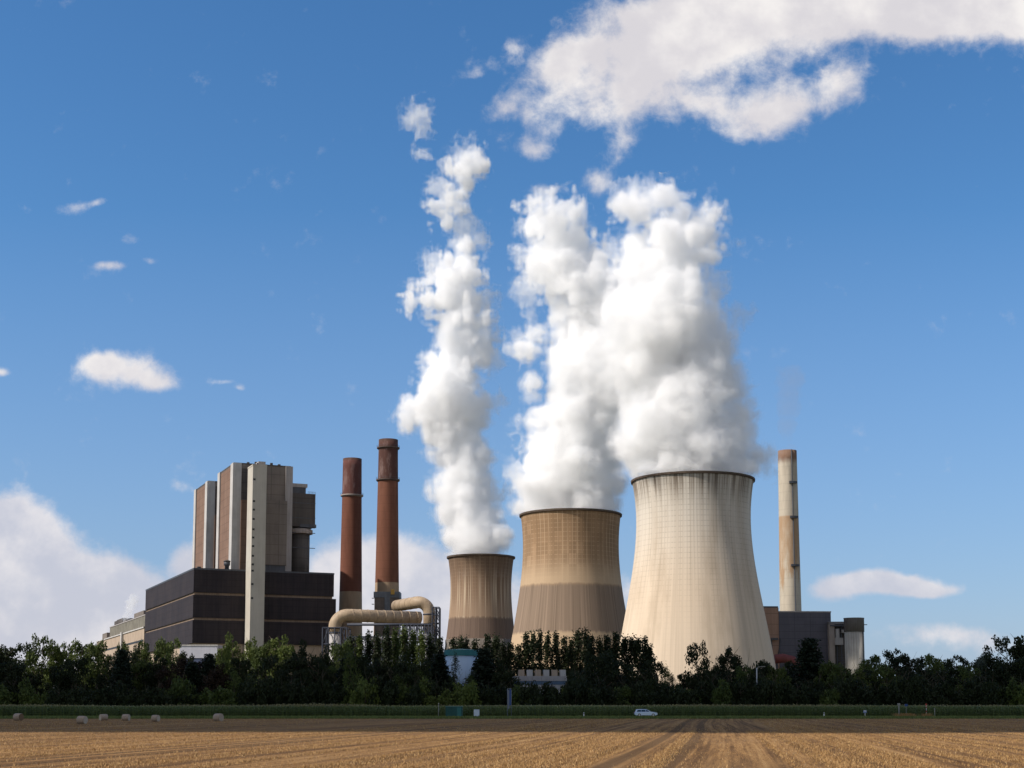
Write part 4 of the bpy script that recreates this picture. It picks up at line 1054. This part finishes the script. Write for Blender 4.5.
# ------------------------------------------------------------------ round straw bales
def bale_mat():
    def fn(n):
        s = n.sep(n.coord()); r = n.math('SQRT', n.math('ADD', n.math('MULTIPLY', s[1], s[1]), n.math('MULTIPLY', s[2], s[2])))
        no = n.noise(n.coord(), 9, 6, .75)
        ring = n.math('SINE', n.math('MULTIPLY', r, 90))
        c = n.cramp(no, [(.3, (.33, .25, .17)), (.7, (.62, .53, .43))])
        end = n.ramp(n.math('ABSOLUTE', s[0]), .56, .60)
        return n.mix(end, c, n.mix(n.ramp(ring, -1, 1, .1, .5), (.22, .14, .08), (.10, .065, .04)))
    return mat('bale_straw', fn, .95, .1, bump=(lambda n: n.noise(n.coord(), 14, 6, .8), .8, .05))
M_bale = bale_mat()
M_net = mat('net_wrap', lambda n: n.cramp(n.noise(n.coord(), 20, 3, .6), [(.35, (.25, .185, .13)), (.65, (.42, .325, .25))]), .6, .3)
BL = [(18.3, 720.6, 9.5, 7.2, -24, 'leftmost bale, near the left edge of the field'), (82, 724, 10, 8, -16, 'largest and nearest bale, second from the left'), (103.5, 720.6, 8.5, 6.5, 40, 'third bale from the left, seen end on with a grey side'),
      (126, 720.8, 8.2, 6.6, -8, 'greyish bale in the middle, fourth from the left'), (155.6, 721.6, 8.2, 6.6, -20, 'fifth bale from the left, small and pinkish'), (218.3, 721.4, 9.6, 7.8, -28, 'rightmost bale, pale on top, standing alone')]
for (px, yb, w, h, rot, lab) in BL:
    Y = DG(yb); X = GX(px, Y, yb); R = h/F*Y*.52; L = w/F*Y*.80
    t = thing('straw_bale', 'round straw bale, '+lab, 'straw bale', (X, Y, 0), math.radians(rot), 'round straw bales on the field')
    b = MB(); N = 30; rg_ = random.Random(int(px)); prof = [(-L/2, R*.93), (-L/2+.04, R*.985), (-L*.2, R), (L*.2, R*1.0), (L/2-.04, R*.985), (L/2, R*.93)]
    vs = []; fs = []
    jit = [1+rg_.uniform(-.018, .018) for _ in range(N)]
    for (x, r) in prof:
        for i in range(N):
            a = 2*math.pi*i/N; zz = r*jit[i]*math.sin(a)
            vs.append((x, r*jit[i]*math.cos(a), max(zz, -R*.93)+R*.92))
    for k in range(len(prof)-1):
        for i in range(N):
            j = (i+1) % N; fs.append((k*N+i, (k+1)*N+i, (k+1)*N+j, k*N+j))
    b.add(vs, fs, True); b.build('net_wrap', M_net, t)
    e = MB(); q = [v for v in vs[:N]]; q2 = [v for v in vs[-N:]]
    e.add([(x*1.012, y*.99, (z-R)*.99+R) for x, y, z in q]+[(x*1.012, y*.99, (z-R)*.99+R) for x, y, z in q2], [tuple(range(N)), tuple(reversed(range(N, 2*N)))])
    e.build('straw_end', M_bale, t)

# ------------------------------------------------------------------ silver estate car on the road
YC = 290.2
k = YC/F
xc = GX(645.8, YC, 715); car = thing('estate_car', 'silver blue estate car driving on the road at the far edge of the field', 'car', (xc, YC, .10))
M_car = mat('silver_blue_paint', lambda n: (.50, .60, .74), .28, .5, .35)
M_tyre = mat('tyre', lambda n: (.02, .02, .02), .8); M_rimc = mat('wheel_rim', lambda n: (.5, .5, .52), .3, .5, .8)
M_cg = mat('car_glass', lambda n: (.03, .05, .07), .08, .6)
prof = [(-2.30,.42),(-2.32,.78),(-2.25,1.0),(-2.02,1.38),(-1.85,1.47),(-.9,1.52),(-.15,1.49),(.35,1.36),(.95,1.0),(1.6,.93),(2.1,.80),(2.27,.62),(2.28,.38),(1.95,.26),(-2.0,.26)]
b = MB(); n_ = len(prof); xs_c = []
for (yy, ins) in ((-.88, .05), (-.84, .0), (.84, .0), (.88, .05)):
    for (x, z) in prof:
        tz = max(0, (z-.95))*.42; yv = yy*(1-tz/.9)
        xs_c.append((x*(1-ins*.15), yv, z-(ins*.25 if z > .9 else -ins*.2)))
fs = [tuple(range(n_)), tuple(reversed(range(3*n_, 4*n_)))]
for r in range(3):
    for i in range(n_):
        j = (i+1) % n_; fs.append((r*n_+i, (r+1)*n_+i, (r+1)*n_+j, r*n_+j))
b.add(xs_c, fs, False); body_o = b.build('body', M_car, car, bevel=.04)
for s_ in (-1, 1):
    for q, nm in (([(-1.9,1.0),(-1.72,1.36),(-1.05,1.40),(-1.02,1.0)], 'side_window'), ([(-.95,1.0),(-.98,1.40),(-.18,1.38),(-.12,1.0)], 'side_window'), ([(-.04,1.0),(-.10,1.38),(.30,1.27),(.80,.99)], 'side_window')):
        g = MB()
        vs = [(x, s_*(.895-max(0, (z-.95))*.42), z) for x, z in q]+[(x, s_*(.86-max(0, (z-.95))*.42), z) for x, z in q]
        g.add(vs, [(0,1,2,3),(7,6,5,4),(0,4,5,1),(1,5,6,2),(2,6,7,3),(3,7,4,0)]); g.build(nm, M_cg, car)
MB().add([(.42,-.66,1.37),(.42,.66,1.37),(1.0,.76,1.01),(1.0,-.76,1.01),(.38,-.66,1.33),(.38,.66,1.33),(.96,.76,.97),(.96,-.76,.97)], [(0,3,2,1),(4,5,6,7),(0,1,5,4),(2,3,7,6),(1,2,6,5),(3,0,4,7)]).build('windscreen', M_cg, car)
MB().add([(-2.27,-.72,1.02),(-2.27,.72,1.02),(-2.05,.64,1.38),(-2.05,-.64,1.38),(-2.2,-.72,1.02),(-2.2,.72,1.02),(-1.98,.64,1.36),(-1.98,-.64,1.36)], [(0,3,2,1),(4,5,6,7),(0,1,5,4),(2,3,7,6),(1,2,6,5),(3,0,4,7)]).build('rear_window', M_cg, car)
for x in (-1.38, 1.42):
    for y in (-.80, .80):
        w = MB().tube([(x, y-.11, .31), (x, y+.11, .31)], .32, 20).build('wheel', M_tyre, car)
        MB().tube([(x, y-.125, .31), (x, y+.125, .31)], .20, 16).build('rim', M_rimc, w)
M_hl = mat('lamp_glass', lambda n: (.7, .72, .75), .1, .6); M_rl = mat('tail_lamp', lambda n: (.35, .02, .02), .2, .5)
for y in (-.66, .66):
    MB().box(2.12, 2.26, y-.16, y+.16, .62, .76).build('headlight', M_hl, car); MB().box(-2.33, -2.24, y-.12, y+.12, .80, 1.0).build('tail_light', M_rl, car)
    MB().box(.60, .78, y*1.42-.09, y*1.42+.09, .98, 1.12).build('mirror', M_car, car)
MB().box(-1.7, .1, -.58, -.54, 1.535, 1.57).build('roof_rail', M_steel_d, car); MB().box(-1.7, .1, .54, .58, 1.535, 1.57).build('roof_rail', M_steel_d, car)

# ------------------------------------------------------------------ things on the verge
YV = 281
def vx(px): return GX(px, YV, 714)
M_teal = mat('teal_container_paint', grimy((.008, .085, .08), .3, .6), .5, .4)
x0, x1 = vx(445.6), vx(462.4); L = x1-x0; zt_ = GZ(706.2, YV)
ct = thing('container', 'small teal green container standing on the verge', 'container', (x0, YV, 0))
MB().box(0, L, 0, 1.8, .10, zt_-.08).build('body', M_teal, ct)
rr = MB()
for i in range(14): rr.box(L*(i+.3)/14, L*(i+.6)/14, -.05, -.002, .2, zt_-.2)
rr.build('ribs', M_teal, ct)
MB().box(-.06, L+.06, -.06, 1.86, zt_-.08, zt_+.03).build('roof', mat('roof_teal', lambda n: (.10, .20, .19), .5, .4), ct)
d = MB().box(L*.68, L*.93, -.09, -.052, .15, zt_-.25).build('door', mat('door_teal', lambda n: (.02, .13, .13), .5, .4), ct)
MB().box(L*.71, L*.73, -.12, -.092, .9, 1.05).build('handle', M_steel_d, d)
for i in (0, 1): MB().box(L*(.05+.75*i), L*(.2+.75*i), .1, 1.7, 0, .099).build('skid', M_steel_d, ct)
M_wb = mat('white_plastic', grimy((.62, .68, .76), .1, 2), .4, .4)
x0, x1 = vx(473.9), vx(479.2); L = x1-x0; zt_ = GZ(709.4, YV)
wb = thing('water_tank', 'white cubic water tank beside the teal container', 'tank', (x0, YV, 0))
MB().box(.04, L-.04, .04, 1.0, .14, zt_-.05).build('bladder', M_wb, wb, bevel=.05)
cg = MB()
for i in range(5):
    xx = L*i/4; cg.bar((xx, 0, .12), (xx, 0, zt_-.03), .03); cg.bar((xx, 1.04, .12), (xx, 1.04, zt_-.03), .03)
for z in (.35, .75, zt_-.04):
    cg.bar((0, 0, z), (L, 0, z), .03); cg.bar((0, 1.04, z), (L, 1.04, z), .03); cg.bar((0, 0, z), (0, 1.04, z), .03); cg.bar((L, 0, z), (L, 1.04, z), .03)
cg.build('cage', M_wb, wb); MB().box(0, L, 0, 1.04, 0, .11).build('pallet', mat('pallet_wood', lambda n: (.22, .15, .09)), wb)
MB().lathe([(.14, zt_-.05), (.14, zt_+.05)], 16, cx=L/2, cy=.5).build('lid', M_steel_d, wb)
M_post = mat('post_grey', grimy((.30, .29, .27), .2, 2), .8); M_postw = mat('post_white', lambda n: (.68, .68, .68), .6); M_blue = mat('banner_blue', grimy((.03, .07, .22), .2), .6)
M_redp = mat('post_red', lambda n: (.45, .05, .04), .6)
def post(px, ytop, name, label, cat, r=.05, m=M_post, Y=YV): 
    t = thing(name, label, cat, (GX(px, Y, 714), Y, 0)); z = GZ(ytop, Y); MB().lathe([(r, 0), (r, z)], 10).build('pole', m, t); return t, z
t, z = post(438.6, 703.5, 'marker_post', 'thin tall grey post left of the teal container', 'post', .06); MB().lathe([(.08, z), (.0801, z+.05), (.01, z+.12)], 10).build('cap', M_postw, t)
# blue banner mast
M_mast = mat('mast_grey', grimy((.20, .22, .27), .3, 1), .6)
t, z = post(507.6, 688.5, 'advertising_mast', 'tall slim mast with a dark blue banner in front of the trees', 'mast', .06, M_mast)
MB().lathe([(.05, 0), (.05, z-.3)], 10, cx=.72).build('pole', M_mast, t)
MB().box(.36, .68, -.03, .03, z*.42, z-.12).build('banner', M_blue, t); MB().box(.08, .34, -.03, .03, z*.30, z-.3).build('banner', mat('banner_grey', lambda n: (.16, .18, .23), .6), t)
MB().box(.061, .75, -.04, .04, z-.1, z).build('crossbar', M_mast, t)
# white delineators along the road
for px, lab in ((583.8, 'small white roadside delineator in front of the middle cooling tower'), (824, 'small white roadside delineator below the dark grey hall')):
    t, z = post(px, 711.5, 'delineator', lab, 'road post', .001); 
    MB().box(-.11, .11, -.06, .06, 0, 1.02, .015).build('body', M_postw, t); MB().box(-.105, .105, -.075, -.055, .70, .88).build('black_band', M_steel_d, t)
    MB().box(-.03, .03, -.085, -.075, .74, .84).build('reflector', M_hl, t)
t, z = post(865, 711.0, 'hydrant_marker', 'short white post with a small blue and white plate below the silo', 'sign', .06, M_postw)
MB().box(-.32, .32, -.07, -.03, z-.35, z+.15).build('plate', mat('plate_blue', lambda n: (.16, .22, .42), .5), t); MB().box(-.28, .28, -.078, -.0701, z-.08, z+.11).build('white_stripe', M_postw, t)
t, z = post(899, 703.3, 'wooden_post', 'thick grey post with a square head, leftmost of the roadside posts at right', 'post', .11); MB().box(-.24, .24, -.15, .15, z-.42, z+.02).build('head', M_post, t)
t, z = post(906.3, 704.0, 'signpost', 'thin signpost with a dark blue plate at right', 'sign', .05); MB().box(-.30, .30, -.07, -.03, z-.45, z).build('plate', M_blue, t)
t, z = post(926.4, 703.6, 'survey_pole', 'red and white banded pole at right', 'pole', .05, M_postw)
for q in (0.08, .38, .68, .86): MB().lathe([(.056, z*q), (.056, z*(q+.12))], 10, cap0=False, cap1=False).build('red_band', M_redp, t)
MB().box(-.12, .12, -.06, .06, z-.35, z).build('head', M_redp, t)
t, z = post(934.7, 708.5, 'marker_post', 'plain grey marker post, rightmost of the roadside posts', 'post', .07); MB().lathe([(.09, z), (.0901, z+.06), (.02, z+.12)], 10).build('cap', M_post, t)
# pale lighting mast in the tree belt
t, z = post(757.5, 668, 'lamp_post', 'slim pale lamp post standing in the trees below the largest cooling tower', 'lamp post', .16, mat('galvanised', lambda n: (.42, .42, .43), .5, .4), 396)
MB().tube([(0, 0, z-.1), (.5, -.2, z+.3), (1.6, -.5, z+.4)], .07, 8).build('arm', M_post, t); MB().box(1.3, 2.3, -.75, -.35, z+.3, z+.5).build('lamp_head', M_post, t)
# dry tufts at the foot of the posts
rg = np.random.default_rng(5); xs = []; ys = []
for px in (899, 906, 926.4, 910):
    m = 260; xs.append(vx(px)+rg.normal(0, .55, m)); ys.append(YV+rg.normal(0, .3, m)-.2)
V, Q = blades(0, np.concatenate(xs), np.concatenate(ys), .3, .9, .05, .3, 9)
tag(link(bpy.data.objects.new('dry_grass', np_mesh('dry_grass', V, Q, M_straw))), 'tufts of dry grass around the posts at right', 'dry grass', kind='stuff')

# ------------------------------------------------------------------ the low cloud outside the frame whose shadow lies on the far field and the trees
CLH = 520.0
SHX, SHY = -SUNV.x/SUNV.z*CLH, -SUNV.y/SUNV.z*CLH        # ground offset of the shadow from the cloud
def in_poly(X, Y, poly):
    ins = np.zeros(X.shape, dtype=bool); j = len(poly)-1
    for i in range(len(poly)):
        xi, yi = poly[i]; xj, yj = poly[j]
        c = ((yi > Y) != (yj > Y)) & (X < (xj-xi)*(Y-yi)/(yj-yi+1e-9)+xi); ins ^= c; j = i
    return ins
def seg_dist(X, Y, poly):
    d = np.full(X.shape, 1e9)
    for i in range(len(poly)):
        ax, ay = poly[i-1]; bx, by = poly[i]; dx, dy = bx-ax, by-ay
        t = np.clip(((X-ax)*dx+(Y-ay)*dy)/(dx*dx+dy*dy), 0, 1); d = np.minimum(d, np.hypot(X-ax-t*dx, Y-ay-t*dy))
    return d
CLOUD = volume_mat('cloud_vapour', .25)
SHADOW = [(-150, 126), (-60, 124), (0, 120), (35, 116), (60, 130), (90, 160), (180, 190), (215, 300), (210, 470), (150, 560), (90, 575), (30, 560), (50, 470), (40, 452), (0, 450), (-55, 440), (-62, 431), (-150, 429), (-200, 426), (-230, 300), (-210, 160)]
hh = 5.0; X, Y, Z = np.meshgrid(np.arange(-290, 280, hh), np.arange(60, 640, hh), np.arange(-20, 40, hh), indexing='ij')
d2 = seg_dist(X[:, :, 0], Y[:, :, 0], SHADOW)*np.where(in_poly(X[:, :, 0], Y[:, :, 0], SHADOW), 1, -1)
nz = (vnoise(X*.03, Y*.03, Z*.03)-.5)*8+(vnoise(X*.09, Y*.09, Z*.09)-.5)*5
d2 = d2[:, :, None]+nz
Fd = np.minimum(d2, np.minimum(1.2*d2, 24)*np.where(Z > 0, 1, .55)+4-np.abs(Z))
# the thickness follows the light's slant so that the shadow keeps its edge
V, Q = surface_nets(Fd.astype(np.float32), (-290, 60, -20), hh)
V = V+np.array([-SHX, -SHY, CLH])+V[:, 2:3]*np.array([SUNV.x/SUNV.z, SUNV.y/SUNV.z, 0])
tag(link(bpy.data.objects.new('cloud', np_mesh('cloud', V, Q, CLOUD, True))), 'low grey bottomed cloud passing high above the left of the field', 'cloud')
# ------------------------------------------------------------------ steam plumes
def interp(rows, step):
    out = []; ys = [r[0] for r in rows]
    y = ys[0]
    while y > ys[-1]:
        for a, b in zip(rows, rows[1:]):
            if a[0] >= y >= b[0]:
                t = (a[0]-y)/(a[0]-b[0]); out.append((y, a[1]+(b[1]-a[1])*t, a[2]+(b[2]-a[2])*t)); break
        y -= step
    out.append(rows[-1]); return out
def plume(label, Y, rows, extra, wisps, seed, h=.72, amp=4.6, step=9, fill=.90, rag=2.3, clip=None):
    sp = px_spheres(interp(rows, step), Y, .55, seed, fill)
    zlo, zhi = GZ(rows[0][0]-130, Y), GZ(rows[-1][0], Y)
    for (px, py, r) in extra: p = PT(px, py, Y+random.Random(px).uniform(-8, 8)); sp.append((p.x, p.y, p.z, r/F*Y))
    o = body('steam_plume', sp, h, amp, 12, STEAM, clip=clip, seed=seed, ragged=(zlo, zhi, rag), veil=((1.6, VEIL), (3.6, VEIL2)))
    tag(o, label, 'steam', 'steam plumes from the cooling towers')
    ws = []
    for (px, py, r) in wisps: p = PT(px, py, Y+4); ws.append((p.x, p.y, p.z, r/F*Y))
    if ws: body('wisp', ws, h, amp*2.3, 9, WISP, o, seed=seed+50, levels=1, billow=False, veil=((1.8, VEIL2),), core=0)
    return o
# left plume, from the small tower
plume('narrow ragged white steam plume rising from the small brown cooling tower', DC,
 [(568,460,500),(560,456,504),(545,449,503),(520,441,497),(490,436,492),(460,440,487),(430,428,482),(410,410,478),(390,420,480),(370,428,478),(350,436,483),(330,447,486),(310,448,486),(290,432,480),(275,436,476),(264,446,468)],
 [(413,412,10),(408,420,6),(426,300,9),(424,288,6),(470,268,8),(447,210,8),(455,196,6),(463,172,7),(470,160,5)],
 [(464,162,12),(450,203,11),(438,186,7),(462,228,8),(478,238,8),(466,250,9),(484,300,12),(486,330,12),(488,360,10),(490,400,8),(418,112,9),(413,122,7),(421,128,5),(424,150,4),(466,148,7),(434,262,8),(490,520,8),(496,500,8)], 3, clip=(tc[0].location.x, DC, tc[2]-1.0, tc[1]+.6))
# plume from the middle tower
plume('white steam cloud leaving the middle cooling tower and leaning into its neighbour', DB,
 [(524,530,612),(514,524,616),(500,522,616),(485,518,618),(470,526,618),(455,530,620),(440,540,628),(425,542,628),(410,548,625),(390,556,628),(370,553,632),(350,556,636),(330,556,642),(312,554,640),(300,556,620),(288,548,600),(276,538,594),(262,530,588),(248,530,586),(234,532,580),(220,533,572),(210,537,562)],
 [(530,390,5),(522,348,5),(537,338,5),(527,420,4),(583,240,6)],
 [(543,208,9),(534,230,10),(529,255,9),(525,345,9),(535,335,9),(540,320,8),(517,350,7),(522,440,6),(530,290,9),(575,215,9),(600,262,8),(570,320,12),(518,470,8)], 11, clip=(tb[0].location.x, DB, tb[2]-1.0, tb[1]+.6))
# plume from the big tower
plume('tall billowing white steam plume boiling out of the big pale cooling tower', DA,
 [(496,644,746),(486,640,750),(474,642,748),(462,634,752),(450,622,748),(438,614,741),(424,620,733),(410,622,728),(396,618,737),(380,610,737),(364,604,731),(348,600,722),(332,598,716),(316,600,708),(300,606,700),(286,612,694),(270,622,688),(256,634,688),(242,640,690),(228,648,684),(216,654,680),(206,660,680)],
 [(702,240,9),(696,228,8),(686,210,6),(634,202,5),(648,207,6),(735,410,10),(756,462,8),(700,250,10)],
 [(698,235,18),(628,198,10),(648,202,11),(672,202,11),(706,258,9),(708,240,9),(640,230,12),(706,290,14),(712,310,12),(722,320,8),(736,312,6),(714,330,12),(735,385,8),(745,430,10),(757,455,10),(762,462,9),(622,260,12),(610,250,8)], 23, clip=(ta[0].location.x, DA, ta[2]-1.0, ta[1]+.6))

# faint brown trail over the pale chimney
sp = [PT(787+i*.25+math.sin(i*.7)*1.2, 452-i*4, DR) for i in range(20)]
tag(body('smoke_trail', [(p.x, p.y, p.z, 2.2+.22*i) for i, p in enumerate(sp)], .9, 3.2, 9, THIN, seed=9, levels=1), 'faint thin grey smoke rising from the pale stained chimney', 'smoke')
